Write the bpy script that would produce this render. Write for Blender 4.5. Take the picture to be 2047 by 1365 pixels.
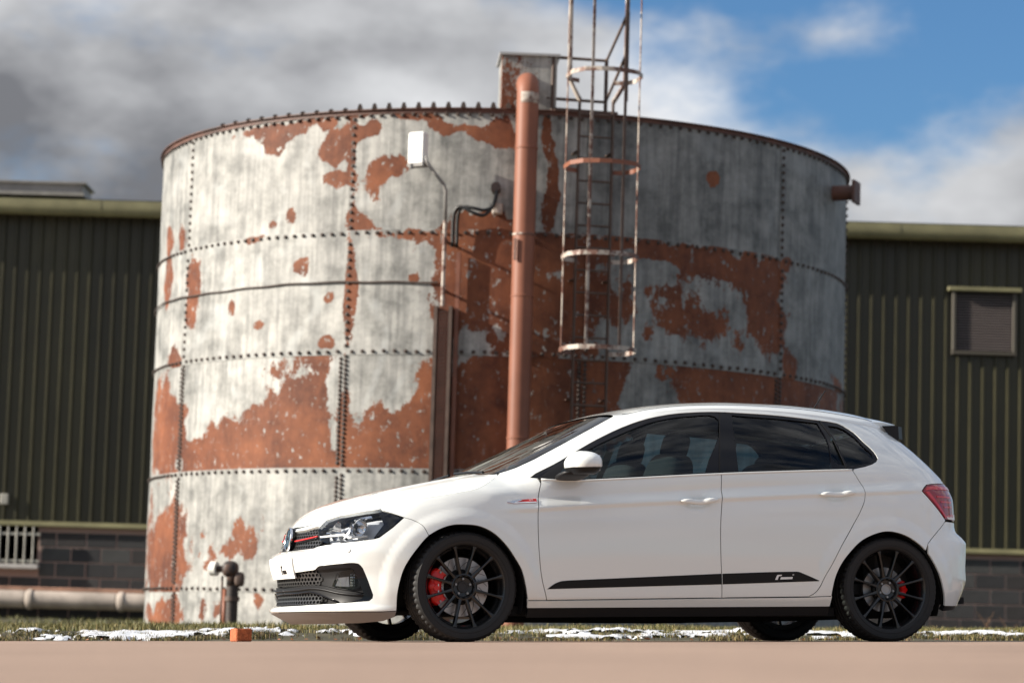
import bpy, math, random
import numpy as np
from mathutils import Matrix, Vector
from mathutils.geometry import delaunay_2d_cdt

scene = bpy.context.scene
for o in list(bpy.data.objects): bpy.data.objects.remove(o)
rad = math.radians
TILT = .029                                    # the yard falls to the left by 1.7 degrees
GM = Matrix.Rotation(-TILT, 4, 'Y')            # yard frame -> world
# ---------------------------------------------------------------- camera
CAM_H = .0343
cd = bpy.data.cameras.new('camera'); cam = bpy.data.objects.new('camera', cd); scene.collection.objects.link(cam)
cd.sensor_width = 36; cd.lens = 5300/2047*36; cd.clip_start = .05; cd.clip_end = 3000
PITCH = math.atan((1270-682.5)/5300)
cam.matrix_world = GM @ Matrix.Translation((0, 0, CAM_H)) @ Matrix.Rotation(math.pi/2 + PITCH, 4, 'X')
cd.dof.use_dof = True; cd.dof.focus_distance = 14.9; cd.dof.aperture_fstop = 2.6
scene.camera = cam
# ---------------------------------------------------------------- sky
SUN_EL = rad(23); SUN_F = rad(9.5)             # sun from the left, a little in front of the tank
SUNV = Vector((-math.cos(SUN_EL)*math.cos(SUN_F), -math.cos(SUN_EL)*math.sin(SUN_F), math.sin(SUN_EL)))
w = bpy.data.worlds.new('World'); scene.world = w; w.use_nodes = True
nt = w.node_tree; nt.nodes.clear()
def N(t, **k):
    n = nt.nodes.new(t)
    for a, b in k.items(): setattr(n, a, b)
    return n
def Lk(a, b): nt.links.new(a, b)
sky = N('ShaderNodeTexSky'); sky.sky_type = 'NISHITA'; sky.sun_disc = False
sky.sun_elevation = SUN_EL; sky.sun_rotation = math.atan2(SUNV.x, SUNV.y); sky.altitude = 50; sky.air_density = 1.1; sky.dust_density = .6; sky.ozone_density = 2.0
tc = N('ShaderNodeTexCoord')
mp = N('ShaderNodeMapping'); mp.inputs['Scale'].default_value = (1, 1, 1.9); Lk(tc.outputs['Generated'], mp.inputs['Vector'])
n1 = N('ShaderNodeTexNoise', noise_dimensions='4D'); n1.inputs['Scale'].default_value = 9.0; n1.inputs['Detail'].default_value = 7; n1.inputs['Roughness'].default_value = .6; n1.inputs['W'].default_value = 3.3
Lk(mp.outputs[0], n1.inputs['Vector'])
sx = N('ShaderNodeSeparateXYZ'); Lk(tc.outputs['Generated'], sx.inputs[0])
def blob(x, z, rx, rz, amp):
    """a bank of cloud round the direction (x, z) in front; returns amp*exp(-r^2)"""
    a = N('ShaderNodeMath', operation='SUBTRACT'); Lk(sx.outputs['X'], a.inputs[0]); a.inputs[1].default_value = x
    a2 = N('ShaderNodeMath', operation='DIVIDE'); Lk(a.outputs[0], a2.inputs[0]); a2.inputs[1].default_value = rx
    b = N('ShaderNodeMath', operation='SUBTRACT'); Lk(sx.outputs['Z'], b.inputs[0]); b.inputs[1].default_value = z
    b2 = N('ShaderNodeMath', operation='DIVIDE'); Lk(b.outputs[0], b2.inputs[0]); b2.inputs[1].default_value = rz
    p = N('ShaderNodeMath', operation='MULTIPLY'); Lk(a2.outputs[0], p.inputs[0]); Lk(a2.outputs[0], p.inputs[1])
    q = N('ShaderNodeMath', operation='MULTIPLY_ADD'); Lk(b2.outputs[0], q.inputs[0]); Lk(b2.outputs[0], q.inputs[1]); Lk(p.outputs[0], q.inputs[2])
    e = N('ShaderNodeMath', operation='MULTIPLY'); Lk(q.outputs[0], e.inputs[0]); e.inputs[1].default_value = -1
    e2 = N('ShaderNodeMath', operation='EXPONENT'); Lk(e.outputs[0], e2.inputs[0])
    m = N('ShaderNodeMath', operation='MULTIPLY'); Lk(e2.outputs[0], m.inputs[0]); m.inputs[1].default_value = amp
    return m.outputs[0]
def add(*l):
    r = l[0]
    for q in l[1:]:
        n = N('ShaderNodeMath', operation='ADD'); Lk(r, n.inputs[0]); Lk(q, n.inputs[1]); r = n.outputs[0]
    return r
cover = add(n1.outputs['Fac'], blob(-.20, .20, .17, .12, .22), blob(.052, .206, .036, .022, .12), blob(.11, .222, .03, .010, .06), blob(.175, .166, .06, .014, .12), blob(.115, .195, .055, .020, -.17), blob(.20, .228, .08, .022, -.24), blob(.025, .246, .04, .013, -.30), blob(.085, .240, .03, .010, -.12))
cr = N('ShaderNodeValToRGB'); cr.color_ramp.elements[0].position = .33; cr.color_ramp.elements[1].position = .62
cr.color_ramp.interpolation = 'EASE'
Lk(cover, cr.inputs[0])
# cloud tone: lit edges, grey bellies
n2 = N('ShaderNodeTexNoise', noise_dimensions='4D'); n2.inputs['Scale'].default_value = 14.0; n2.inputs['Detail'].default_value = 5; n2.inputs['W'].default_value = 8.1
Lk(mp.outputs[0], n2.inputs['Vector'])
tone = add(n2.outputs['Fac'], blob(-.15, .188, .09, .030, -.13), blob(-.16, .226, .06, .02, .12), blob(-.035, .21, .055, .035, .20), blob(.055, .205, .045, .03, .26), blob(.175, .168, .07, .03, .12), blob(.11, .222, .03, .015, .15))
tr = N('ShaderNodeValToRGB')
tr.color_ramp.elements[0].position = .32; tr.color_ramp.elements[0].color = (.105, .108, .118, 1)
tr.color_ramp.elements[1].position = .80; tr.color_ramp.elements[1].color = (.45, .455, .465, 1)
Lk(tone, tr.inputs[0])
sk = N('ShaderNodeVectorMath', operation='SCALE'); tint = N('ShaderNodeVectorMath', operation='MULTIPLY'); Lk(sky.outputs[0], tint.inputs[0]); tint.inputs[1].default_value = (.50, .76, 1.04); Lk(tint.outputs[0], sk.inputs[0]); sk.inputs['Scale'].default_value = .062
# cloud luminance rises towards the zenith as in the standard overcast sky, (1 + 2 sin h)/3
zc_ = N('ShaderNodeMath', operation='MAXIMUM'); Lk(sx.outputs['Z'], zc_.inputs[0]); zc_.inputs[1].default_value = 0
zg = N('ShaderNodeMath', operation='MULTIPLY_ADD'); Lk(zc_.outputs[0], zg.inputs[0]); zg.inputs[1].default_value = 2/1.4; zg.inputs[2].default_value = 1/1.4
cl = N('ShaderNodeVectorMath', operation='SCALE'); Lk(tr.outputs[0], cl.inputs[0]); Lk(zg.outputs[0], cl.inputs['Scale'])
mx = N('ShaderNodeMix', data_type='RGBA'); Lk(cr.outputs[0], mx.inputs['Factor']); Lk(sk.outputs[0], mx.inputs['A']); Lk(cl.outputs[0], mx.inputs['B'])
bg = N('ShaderNodeBackground'); bg.inputs['Strength'].default_value = 1.0; Lk(mx.outputs['Result'], bg.inputs[0])
wo = N('ShaderNodeOutputWorld'); Lk(bg.outputs[0], wo.inputs[0])
# ---------------------------------------------------------------- sun
sl = bpy.data.lights.new('sun', 'SUN'); sun = bpy.data.objects.new('sun', sl); scene.collection.objects.link(sun)
sl.energy = 5.0; sl.angle = rad(.53); sl.color = (1, .915, .80)
sun.rotation_euler = SUNV.to_track_quat('Z', 'Y').to_euler(); sun.location = (-30, -8, 20)
vs = scene.view_settings; vs.view_transform = 'Standard'; vs.look = 'None'; vs.gamma = 1; vs.use_curve_mapping = False; vs.exposure = .95
scene.cycles.max_bounces = 8; scene.cycles.transparent_max_bounces = 16

# ---------------------------------------------------------------- materials
def mat(name, col, rough=.6, metal=0., coat=0., spec=.5, bump=0., bscale=40., var=0., vscale=6., emit=None):
    m = bpy.data.materials.new(name); m.use_nodes = True; t = m.node_tree; b = t.nodes['Principled BSDF']
    c = (*col, 1) if len(col) == 3 else col
    b.inputs['Base Color'].default_value = c; b.inputs['Roughness'].default_value = rough; b.inputs['Metallic'].default_value = metal
    b.inputs['Coat Weight'].default_value = coat; b.inputs['Coat Roughness'].default_value = .03; b.inputs['Specular IOR Level'].default_value = spec
    tcn = t.nodes.new('ShaderNodeTexCoord')
    if var > 0:
        n = t.nodes.new('ShaderNodeTexNoise'); n.inputs['Scale'].default_value = vscale; n.inputs['Detail'].default_value = 6
        t.links.new(tcn.outputs['Object'], n.inputs['Vector'])
        r = t.nodes.new('ShaderNodeMapRange'); r.inputs['From Min'].default_value = .25; r.inputs['From Max'].default_value = .75
        r.inputs['To Min'].default_value = 1-var; r.inputs['To Max'].default_value = 1+var
        t.links.new(n.outputs['Fac'], r.inputs[0])
        x = t.nodes.new('ShaderNodeVectorMath'); x.operation = 'SCALE'; x.inputs[0].default_value = c[:3]; t.links.new(r.outputs[0], x.inputs['Scale'])
        t.links.new(x.outputs[0], b.inputs['Base Color'])
        r2 = t.nodes.new('ShaderNodeMapRange'); r2.inputs['To Min'].default_value = max(0, rough-.1); r2.inputs['To Max'].default_value = min(1, rough+.1)
        t.links.new(n.outputs['Fac'], r2.inputs[0]); t.links.new(r2.outputs[0], b.inputs['Roughness'])
    if bump > 0:
        n = t.nodes.new('ShaderNodeTexNoise'); n.inputs['Scale'].default_value = bscale; n.inputs['Detail'].default_value = 5
        t.links.new(tcn.outputs['Object'], n.inputs['Vector'])
        bp = t.nodes.new('ShaderNodeBump'); bp.inputs['Strength'].default_value = bump; bp.inputs['Distance'].default_value = .01
        t.links.new(n.outputs['Fac'], bp.inputs['Height']); t.links.new(bp.outputs[0], b.inputs['Normal'])
    return m
def glass(name, tint, ior=1.5, rough=0.):
    m = bpy.data.materials.new(name); m.use_nodes = True; t = m.node_tree; t.nodes.clear()
    tr = t.nodes.new('ShaderNodeBsdfTransparent'); tr.inputs[0].default_value = (*tint, 1)
    gl = t.nodes.new('ShaderNodeBsdfGlossy'); gl.inputs['Roughness'].default_value = rough
    fr = t.nodes.new('ShaderNodeFresnel'); fr.inputs[0].default_value = ior
    mx = t.nodes.new('ShaderNodeMixShader'); o = t.nodes.new('ShaderNodeOutputMaterial')
    t.links.new(fr.outputs[0], mx.inputs[0]); t.links.new(tr.outputs[0], mx.inputs[1]); t.links.new(gl.outputs[0], mx.inputs[2]); t.links.new(mx.outputs[0], o.inputs[0])
    return m

# ---------------------------------------------------------------- mesh helpers
class MB:
    def __init__(s): s.v = []; s.f = []; s.mi = []
    def add(s, v, f, mi=0):
        k = len(s.v); s.v.extend([tuple(p) for p in v]); s.f.extend([tuple(i+k for i in q) for q in f]); s.mi.extend([mi]*len(f))
    def box(s, c, d, rot=None, bev=0., mi=0):
        x, y, z = d[0]/2, d[1]/2, d[2]/2; ctr = c
        if bev <= 0:
            v = [(-x,-y,-z),(x,-y,-z),(x,y,-z),(-x,y,-z),(-x,-y,z),(x,-y,z),(x,y,z),(-x,y,z)]
            f = [(0,3,2,1),(4,5,6,7),(0,1,5,4),(1,2,6,5),(2,3,7,6),(3,0,4,7)]
        else:
            b = min(bev, x*.9, y*.9, z*.9); v = []; 
            for sz in (-1, 1):
                for (sx, sy) in ((-1,-1),(1,-1),(1,1),(-1,1)):
                    v += [(sx*x, sy*(y-b), sz*(z-b)), (sx*(x-b), sy*y, sz*(z-b)), (sx*(x-b), sy*(y-b), sz*z)]
            ix = lambda k, c, a: (k*4+c)*3+a
            f = [tuple(ix(0,c,2) for c in (3,2,1,0)), tuple(ix(1,c,2) for c in (0,1,2,3))]
            for c in range(4):
                n = (c+1) % 4
                ax = 1 if c % 2 == 0 else 0
                f.append((ix(0,c,ax), ix(0,n,ax), ix(1,n,ax), ix(1,c,ax)))
                f.append((ix(0,c,2), ix(0,n,2), ix(0,n,ax), ix(0,c,ax)))
                f.append((ix(1,c,ax), ix(1,n,ax), ix(1,n,2), ix(1,c,2)))
                oa = 1-ax
                f.append((ix(0,c,oa), ix(0,c,ax), ix(1,c,ax), ix(1,c,oa)))
                f.append((ix(0,c,0), ix(0,c,2), ix(0,c,1)) ); f.append((ix(1,c,0), ix(1,c,1), ix(1,c,2)))
        R = rot.to_3x3() if rot is not None else None
        C = Vector(ctr); s.add([((R @ Vector(p)) if R else Vector(p)) + C for p in v], f, mi)
    def tube(s, pts, r, n=10, caps=True, mi=0):
        pts = [Vector(p) for p in pts]; rs = r if hasattr(r, '__len__') else [r]*len(pts)
        v = []; f = []; up = None
        for i, p in enumerate(pts):
            d = (pts[min(i+1, len(pts)-1)] - pts[max(i-1, 0)]).normalized()
            if up is None: up = d.orthogonal().normalized()
            up = (up - d*up.dot(d)).normalized(); sd = d.cross(up)
            for k in range(n):
                a = 2*math.pi*k/n; v.append(p + (up*math.cos(a) + sd*math.sin(a))*rs[i])
        for i in range(len(pts)-1):
            for k in range(n):
                f.append((i*n+k, i*n+(k+1) % n, (i+1)*n+(k+1) % n, (i+1)*n+k))
        if caps: f.append(tuple(range(n-1, -1, -1))); f.append(tuple((len(pts)-1)*n+k for k in range(n)))
        s.add(v, f, mi)
    def bar(s, a, b, wd, th, up=(0,0,1), mi=0):
        a, b = Vector(a), Vector(b); d = (b-a).normalized(); u = Vector(up); u = (u - d*u.dot(d)).normalized(); q = d.cross(u)
        v = [p + q*(i*wd/2) + u*(j*th/2) for p in (a, b) for i, j in ((-1,-1),(1,-1),(1,1),(-1,1))]
        s.add(v, [(0,3,2,1),(4,5,6,7),(0,1,5,4),(1,2,6,5),(2,3,7,6),(3,0,4,7)], mi)
    def lathe(s, prof, n=48, axis='y', a0=0., a1=2*math.pi, mi=0):
        full = abs(a1-a0-2*math.pi) < 1e-6; m = n if full else n+1; v = []; f = []
        for k in range(m):
            a = a0 + (a1-a0)*k/n; c, q = math.cos(a), math.sin(a)
            for r, h in prof: v.append((r*c, h, r*q) if axis == 'y' else (r*c, r*q, h) if axis == 'z' else (h, r*c, r*q))
        L = len(prof)
        for k in range(n):
            k2 = (k+1) % m
            for i in range(L-1): f.append((k*L+i, k*L+i+1, k2*L+i+1, k2*L+i))
        s.add(v, f, mi)
    def sellip(s, c, r, e1=.5, e2=.5, nu=24, nv=14, rot=None, mi=0):
        pw = lambda x, e: math.copysign(abs(x)**e, x); v = []; f = []
        for j in range(nv+1):
            b = -math.pi/2 + math.pi*j/nv
            for i in range(nu):
                a = 2*math.pi*i/nu
                p = Vector((r[0]*pw(math.cos(b), e1)*pw(math.cos(a), e2), r[1]*pw(math.cos(b), e1)*pw(math.sin(a), e2), r[2]*pw(math.sin(b), e1)))
                v.append((rot.to_3x3() @ p if rot is not None else p) + Vector(c))
        for j in range(nv):
            for i in range(nu): f.append((j*nu+i, j*nu+(i+1) % nu, (j+1)*nu+(i+1) % nu, (j+1)*nu+i))
        s.add(v, f, mi)
    def xf(s, M): s.v = [tuple(M @ Vector(p)) for p in s.v]; return s
    def build(s, name, m, parent=None, smooth=False, ang=None):
        me = bpy.data.meshes.new(name); me.from_pydata(s.v, [], s.f); me.update()
        for q in (m if isinstance(m, (list, tuple)) else [m]): me.materials.append(q)
        if any(s.mi): me.polygons.foreach_set('material_index', s.mi)
        if smooth:
            me.polygons.foreach_set('use_smooth', [True]*len(me.polygons))
            if ang: me.set_sharp_from_angle(angle=rad(ang))
        return link(name, me, parent)
def link(name, me, parent=None):
    o = bpy.data.objects.new(name, me); scene.collection.objects.link(o)
    if parent: o.parent = parent
    return o
def empty(name, M=None, parent=None):
    o = bpy.data.objects.new(name, None); scene.collection.objects.link(o); o.empty_display_size = .2
    if M is not None: o.matrix_world = M
    if parent: o.parent = parent
    return o
def tag(o, label=None, cat=None, group=None, kind=None):
    if label: o['label'] = label
    if cat: o['category'] = cat
    if group: o['group'] = group
    if kind: o['kind'] = kind
    return o
def ctree(o, parent=None):
    c = o.copy(); scene.collection.objects.link(c); c.parent = parent
    for ch in list(o.children): ctree(ch, c)
    return c
# ---------------------------------------------------------------- car surfaces
def pchip(xk, yk, x):
    xk = np.asarray(xk, float); yk = np.asarray(yk, float); x = np.asarray(x, float)
    h = np.diff(xk); dl = (np.diff(yk, axis=0).T / h).T
    m = np.zeros_like(yk)
    a, b = dl[:-1], dl[1:]
    w1 = (2*h[1:] + h[:-1]); w2 = (h[1:] + 2*h[:-1])
    if yk.ndim > 1: w1 = w1[:, None]; w2 = w2[:, None]
    ok = (a*b) > 0
    with np.errstate(divide='ignore', invalid='ignore'):
        hm = (w1 + w2) / (w1/np.where(ok, a, 1) + w2/np.where(ok, b, 1))
    m[1:-1] = np.where(ok, hm, 0); m[0] = dl[0]; m[-1] = dl[-1]
    i = np.clip(np.searchsorted(xk, x, side='right') - 1, 0, len(h) - 1)
    t = (x - xk[i]) / h[i]; hh = h[i]
    t = np.clip(t, -1.5, 2.5)
    if yk.ndim > 1: t = t[..., None]; hh = hh[..., None]
    t2 = t*t; t3 = t2*t
    r = (2*t3-3*t2+1)*yk[i] + (t3-2*t2+t)*hh*m[i] + (-2*t3+3*t2)*yk[i+1] + (t3-t2)*hh*m[i+1]
    lo = yk[0] + (x - xk[0])[..., None]*m[0] if yk.ndim > 1 else yk[0] + (x - xk[0])*m[0]
    hi = yk[-1] + (x - xk[-1])[..., None]*m[-1] if yk.ndim > 1 else yk[-1] + (x - xk[-1])*m[-1]
    if yk.ndim > 1:
        r = np.where((x < xk[0])[..., None], lo, r); r = np.where((x > xk[-1])[..., None], hi, r)
    else:
        r = np.where(x < xk[0], lo, r); r = np.where(x > xk[-1], hi, r)
    return r

def crom(xk, yk, x):          # smooth cubic (finite-difference tangents)
    xk = np.asarray(xk, float); yk = np.asarray(yk, float); x = np.asarray(x, float)
    m = np.gradient(yk, xk, axis=0)
    h = np.diff(xk); i = np.clip(np.searchsorted(xk, x, side='right') - 1, 0, len(h) - 1)
    t = np.clip((x - xk[i]) / h[i], -.2, 1.2); hh = h[i]
    if yk.ndim > 1: t = t[..., None]; hh = hh[..., None]
    t2 = t*t; t3 = t2*t
    return (2*t3-3*t2+1)*yk[i] + (t3-2*t2+t)*hh*m[i] + (-2*t3+3*t2)*yk[i+1] + (t3-t2)*hh*m[i+1]

def sstep(a, b, x):
    t = np.clip((np.asarray(x, float) - a) / (b - a), 0, 1); return t*t*(3 - 2*t)

PLAN = np.array([(.83,-.30),(.85,-.15),(.855,0),(.85,.15),(.83,.30),(.79,.45),(.725,.585),(.63,.70),(.50,.785),(.34,.84),(.15,.87),(-.2,.879),
 (-.8,.878),(-1.4,.878),(-2.0,.878),(-2.4,.876),(-2.65,.868),(-2.83,.848),(-2.97,.805),(-3.07,.74),(-3.145,.645),
 (-3.195,.52),(-3.222,.36),(-3.235,.18),(-3.237,0),(-3.235,-.18)])
PLAN[:5, 0] -= .02; PLAN[5, 0] -= .015; PLAN[6,0] -= .01
_ch = np.concatenate([[0], np.cumsum(np.hypot(*np.diff(PLAN, axis=0).T))]); _ch -= _ch[2]
_tt = np.linspace(_ch[0], _ch[-1], 4001); _pp = crom(_ch, PLAN, _tt)
_al = np.concatenate([[0], np.cumsum(np.hypot(*np.diff(_pp, axis=0).T))])
_al -= np.interp(0, _tt, _al)
S_END = float(np.interp(_ch[-2], _tt, _al))
def _plan(s):
    s = np.asarray(s, float)
    x = np.interp(s, _al, _pp[:, 0]); y = np.interp(s, _al, _pp[:, 1])
    e = .004
    dx = np.interp(s+e, _al, _pp[:, 0]) - np.interp(s-e, _al, _pp[:, 0])
    dy = np.interp(s+e, _al, _pp[:, 1]) - np.interp(s-e, _al, _pp[:, 1])
    l = np.hypot(dx, dy)
    return x, y, dy/l, -dx/l          # outward normal
def s_of_x(x):                         # side of the car only
    k = (_pp[:, 1] > .3)
    return np.interp(-np.asarray(x, float), -_pp[k, 0], _al[k])

ST = [ # (s station, [(z, inward offset)])
 (0.0, [(.08,.17),(.112,.095),(.148,.028),(.161,.004),(.171,-.005),(.184,-.002),(.2,.02),(.25,.035),(.34,.03),(.41,.008),(.46,0),(.485,.012),(.505,.055),(.53,.07),(.60,.078),(.64,.11),(.7,.2),(.8,.5)]),
 (.42, [(.08,.17),(.112,.095),(.148,.028),(.161,.004),(.171,-.005),(.184,-.002),(.2,.016),(.25,.03),(.34,.025),(.41,.006),(.465,0),(.49,.012),(.51,.05),(.535,.065),(.61,.08),(.65,.11),(.7,.19),(.8,.4)]),
 (.66, [(.08,.15),(.112,.085),(.148,.026),(.161,.004),(.171,-.003),(.184,0),(.2,.012),(.25,.02),(.34,.02),(.42,.003),(.47,.0),(.51,.015),(.56,.04),(.62,.062),(.67,.095),(.72,.16),(.8,.3)]),
 (.90, [(.08,.12),(.112,.07),(.148,.022),(.161,.006),(.171,.002),(.184,.004),(.2,.010),(.25,.012),(.34,.012),(.42,.004),(.48,.0),(.53,.008),(.58,.02),(.64,.04),(.69,.065),(.74,.12),(.82,.24)]),
 ('x', .33, [(.08,.06),(.16,.02),(.25,.010),(.34,.006),(.45,0),(.55,.003),(.62,.014),(.69,.034),(.74,.058),(.79,.10),(.85,.19)]),
 ('x', .02, [(.10,.05),(.2,.02),(.35,.005),(.5,-.002),(.62,0),(.70,.012),(.76,.03),(.81,.055),(.86,.10),(.92,.2)]),
 ('x', -.18, [(.10,.08),(.17,.05),(.21,.03),(.25,.014),(.35,.006),(.5,0),(.65,.002),(.75,.014),(.82,.036),(.87,.072),(.92,.15),(.97,.26)]),
 ('x', -.45, [(.10,.08),(.17,.05),(.21,.03),(.245,.014),(.35,.006),(.5,.002),(.65,.002),(.75,.010),(.82,.025),(.88,.046),(.94,.075),(1.0,.11)]),
 ('x', -1.2, [(.10,.08),(.17,.05),(.21,.032),(.25,.016),(.35,.008),(.5,.002),(.65,.001),(.78,.007),(.85,.020),(.90,.034),(.95,.052),(1.0,.075)]),
 ('x', -2.0, [(.10,.08),(.17,.05),(.21,.032),(.25,.016),(.35,.008),(.5,.002),(.65,.001),(.80,.006),(.88,.020),(.93,.033),(.98,.050),(1.05,.08)]),
 ('x', -2.52, [(.10,.05),(.2,.02),(.35,.005),(.5,-.002),(.65,.002),(.80,.008),(.87,.020),(.93,.038),(.98,.058),(1.05,.09)]),
 ('x', -2.90, [(.10,.06),(.17,.03),(.22,.012),(.30,.0),(.45,-.004),(.55,.002),(.62,.016),(.7,.022),(.8,.03),(.88,.045),(.93,.065),(1.0,.10)]),
 ('y', .645, [(.10,.13),(.20,.066),(.24,.046),(.30,.02),(.36,.004),(.42,.006),(.50,.002),(.57,.0),(.60,.02),(.64,.058),(.67,.064),(.79,.068),(.88,.080),(.93,.10),(1.0,.15)]),
 ('y', .3, [(.10,.16),(.20,.09),(.24,.06),(.30,.03),(.36,.01),(.42,.02),(.50,.01),(.57,.0),(.59,.02),(.62,.058),(.67,.065),(.79,.07),(.88,.083),(.95,.11),(1.0,.15)]),
 ('y', 0, [(.10,.16),(.20,.09),(.24,.06),(.30,.03),(.36,.01),(.42,.02),(.50,.01),(.57,.0),(.59,.02),(.62,.058),(.67,.065),(.79,.07),(.88,.083),(.95,.112),(1.0,.15)]),
]
def _s_of_y_rear(y):
    k = (_pp[:, 0] < -2.9) & (_pp[:, 1] > -.05)
    return np.interp(-y, -_pp[k, 1], _al[k])
_ZG = np.arange(.06, 1.10, .004)
_SS, _DD = [], []
for _q in ST:
    if _q[0] == 'x': _SS.append(float(s_of_x(_q[1]))); _pr = _q[2]
    elif _q[0] == 'y': _SS.append(float(_s_of_y_rear(_q[1]))); _pr = _q[2]
    else: _SS.append(_q[0]); _pr = _q[1]
    _DD.append(pchip([a for a, b in _pr], [b for a, b in _pr], _ZG))
_SS = np.array(_SS); _DD = np.array(_DD)
_SG = np.linspace(-.2, S_END + .1, 900)
_sx = np.clip(np.abs(_SG), 0, S_END - np.maximum(0, _SG - S_END))
_DG = pchip(_SS, _DD, _sx)
ZCR_X = [-3.2,-2.767,-2.391,-2.099,-1.502,-1.26,-.86,-.421,-.1,.4]
ZCR_Z = [.885,.871,.851,.837,.802,.785,.762,.732,.71,.69]
ARCH_F = (.022, .268, .366); ARCH_R = (-2.515, .262, .364)
def _feat(x, y, z):
    zc = pchip(ZCR_X, ZCR_Z, x)
    amp = sstep(-.12, -.40, x) * (1 - sstep(-2.6, -2.95, x)) * (y > .3)
    u = z - zc
    d = amp * np.where(u < 0, .010*sstep(0, .030, -u)*np.exp(np.minimum(u, 0)/.11), .024*sstep(-.01, .058, u) - .024*sstep(-.01, .058, 0))
    for ax, az, ar in (ARCH_F, ARCH_R):
        r = np.hypot(x - ax, z - az)
        d = d - .010*(1 - sstep(ar + .075, ar + .10, r))*sstep(ar + .10, ar + .03, r)*(y > .3)*sstep(.16, .3, z)*.9
    for hx, hz in ((-1.352, .779), (-2.212, .832)):
        d = d + .020*np.exp(-((x - hx)/.062)**4 - ((z - hz)/.034)**2)*(y > .3)
    return d
def _draw(s, z):
    s = np.asarray(s, float); z = np.asarray(z, float)
    fi = np.clip((s - _SG[0])/(_SG[1]-_SG[0]), 0, len(_SG)-1.001); i = fi.astype(int); fs = fi - i
    fj = np.clip((z - _ZG[0])/.004, 0, len(_ZG)-1.001); j = fj.astype(int); ft = fj - j
    return (_DG[i, j]*(1-fs)*(1-ft) + _DG[i+1, j]*fs*(1-ft) + _DG[i, j+1]*(1-fs)*ft + _DG[i+1, j+1]*fs*ft)

# greenhouse: lower curve / upper curve pairs
GH = np.array([
 (-.10,0,.90, -.935,0,1.292), (-.115,.25,.90, -.938,.22,1.290), (-.17,.50,.907, -.945,.44,1.284), (-.25,.68,.925, -.958,.585,1.270),
 (-.33,.765,.905, -.99,.622,1.262), (-.42,.808,.893, -1.04,.637,1.258), (-.60,.826,.886, -1.14,.645,1.282), (-.90,.836,.90, -1.30,.65,1.305),
 (-1.2,.84,.92, -1.45,.652,1.316), (-1.55,.84,.942, -1.65,.652,1.32), (-1.95,.836,.962, -1.95,.648,1.313), (-2.3,.824,.978, -2.25,.635,1.288),
 (-2.55,.805,.99, -2.45,.615,1.262), (-2.75,.770,.985, -2.58,.585,1.245), (-2.90,.710,.965, -2.66,.54,1.236), (-3.0,.625,.945, -2.71,.47,1.24),
 (-3.075,.45,.945, -2.75,.35,1.25), (-3.11,.22,.95, -2.78,.18,1.262), (-3.12,0,.95, -2.79,0,1.268)])
GT = np.concatenate([[0], np.cumsum(np.linalg.norm(np.diff(GH[:, :2], axis=0), axis=1))])
_g2 = np.concatenate([GH[1:2]*[1,-1,1,1,-1,1], GH, GH[-2:-1]*[1,-1,1,1,-1,1]])
_t2 = np.concatenate([[-GT[1]], GT, [2*GT[-1]-GT[-2]]])
T_END = float(GT[-1])
def _ghc(t):
    return crom(_t2, _g2, np.asarray(t, float))
def P2(t, v):
    t = np.asarray(t, float); v = np.asarray(v, float)
    q = _ghc(t); L = q[..., :3]; U = q[..., 3:]
    P = L + (U - L)*v[..., None]
    e = .01
    T = (_ghc(t+e)[..., :3] - _ghc(t-e)[..., :3])*(1-v)[..., None] + (_ghc(t+e)[..., 3:] - _ghc(t-e)[..., 3:])*v[..., None]
    N = np.cross(T, U - L); N = N/np.linalg.norm(N, axis=-1, keepdims=True)
    b = np.interp(t, [0, .65, .95, 1.3, 2.9, 3.35, T_END], [-.002, -.002, .012, .014, .014, .012, .02])
    return P + N*(b*4*v*(1-v))[..., None]
# make the lower skin meet the greenhouse's lower curve
_Lt = np.linspace(.70, T_END, 600); _Lc = _ghc(_Lt)[:, :3]
def _meet():
    dm = np.zeros(len(_SG)); zl = np.ones(len(_SG)); w = np.zeros(len(_SG)); tl = np.full(len(_SG), np.nan); dl_, k0 = 0., None
    x, y, nx, ny = _plan(_SG)
    for k in range(len(_SG)):
        if _SG[k] < 0: continue
        rel = _Lc[:, :2] - [x[k], y[k]]
        tn = rel[:, 0]*(-ny[k]) + rel[:, 1]*nx[k]
        inn = -(rel[:, 0]*nx[k] + rel[:, 1]*ny[k])
        c = np.abs(tn) + 10*(inn < -.05) + 10*(inn > .4)
        j = int(np.argmin(c))
        if c[j] > .03: continue
        tl[k] = _Lt[j]
        zl[k] = _Lc[j, 2]; dm[k] = inn[j] - _draw(_SG[k:k+1], zl[k:k+1])[0] - _feat(x[k:k+1], y[k:k+1], zl[k:k+1])[0]
        w[k] = 1.
        if k0 is None: k0 = k
    m_ = (np.arange(len(_SG)) < k0) & (_SG > 0); dm[m_] = dm[k0]*sstep(.02, x[k0], x[m_]); zl[m_] = zl[k0] + (x[m_] - x[k0])*(-.02)
    v_ = np.arange(len(_SG)) >= 20; kz = np.hanning(23); kz /= kz.sum()
    for q in (dm, zl): p = np.convolve(np.pad(q, 11, mode='edge'), kz, mode='valid'); q[40:-25] = p[40:-25]
    return dm, zl, tl
_DM, _ZL, _TL = _meet()
_ok = ~np.isnan(_TL); _okS, _okT = _SG[_ok], np.maximum.accumulate(_TL[_ok])
def P1(s, z):
    s = np.asarray(s, float); z = np.asarray(z, float)
    x, y, nx, ny = _plan(s)
    zl = np.interp(s, _SG, _ZL); dm = np.interp(s, _SG, _DM)
    d = _draw(s, z) + _feat(x, y, z) + dm*sstep(zl - .13, zl, z)
    return np.stack([x - nx*d, y - ny*d, z], -1)
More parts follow.
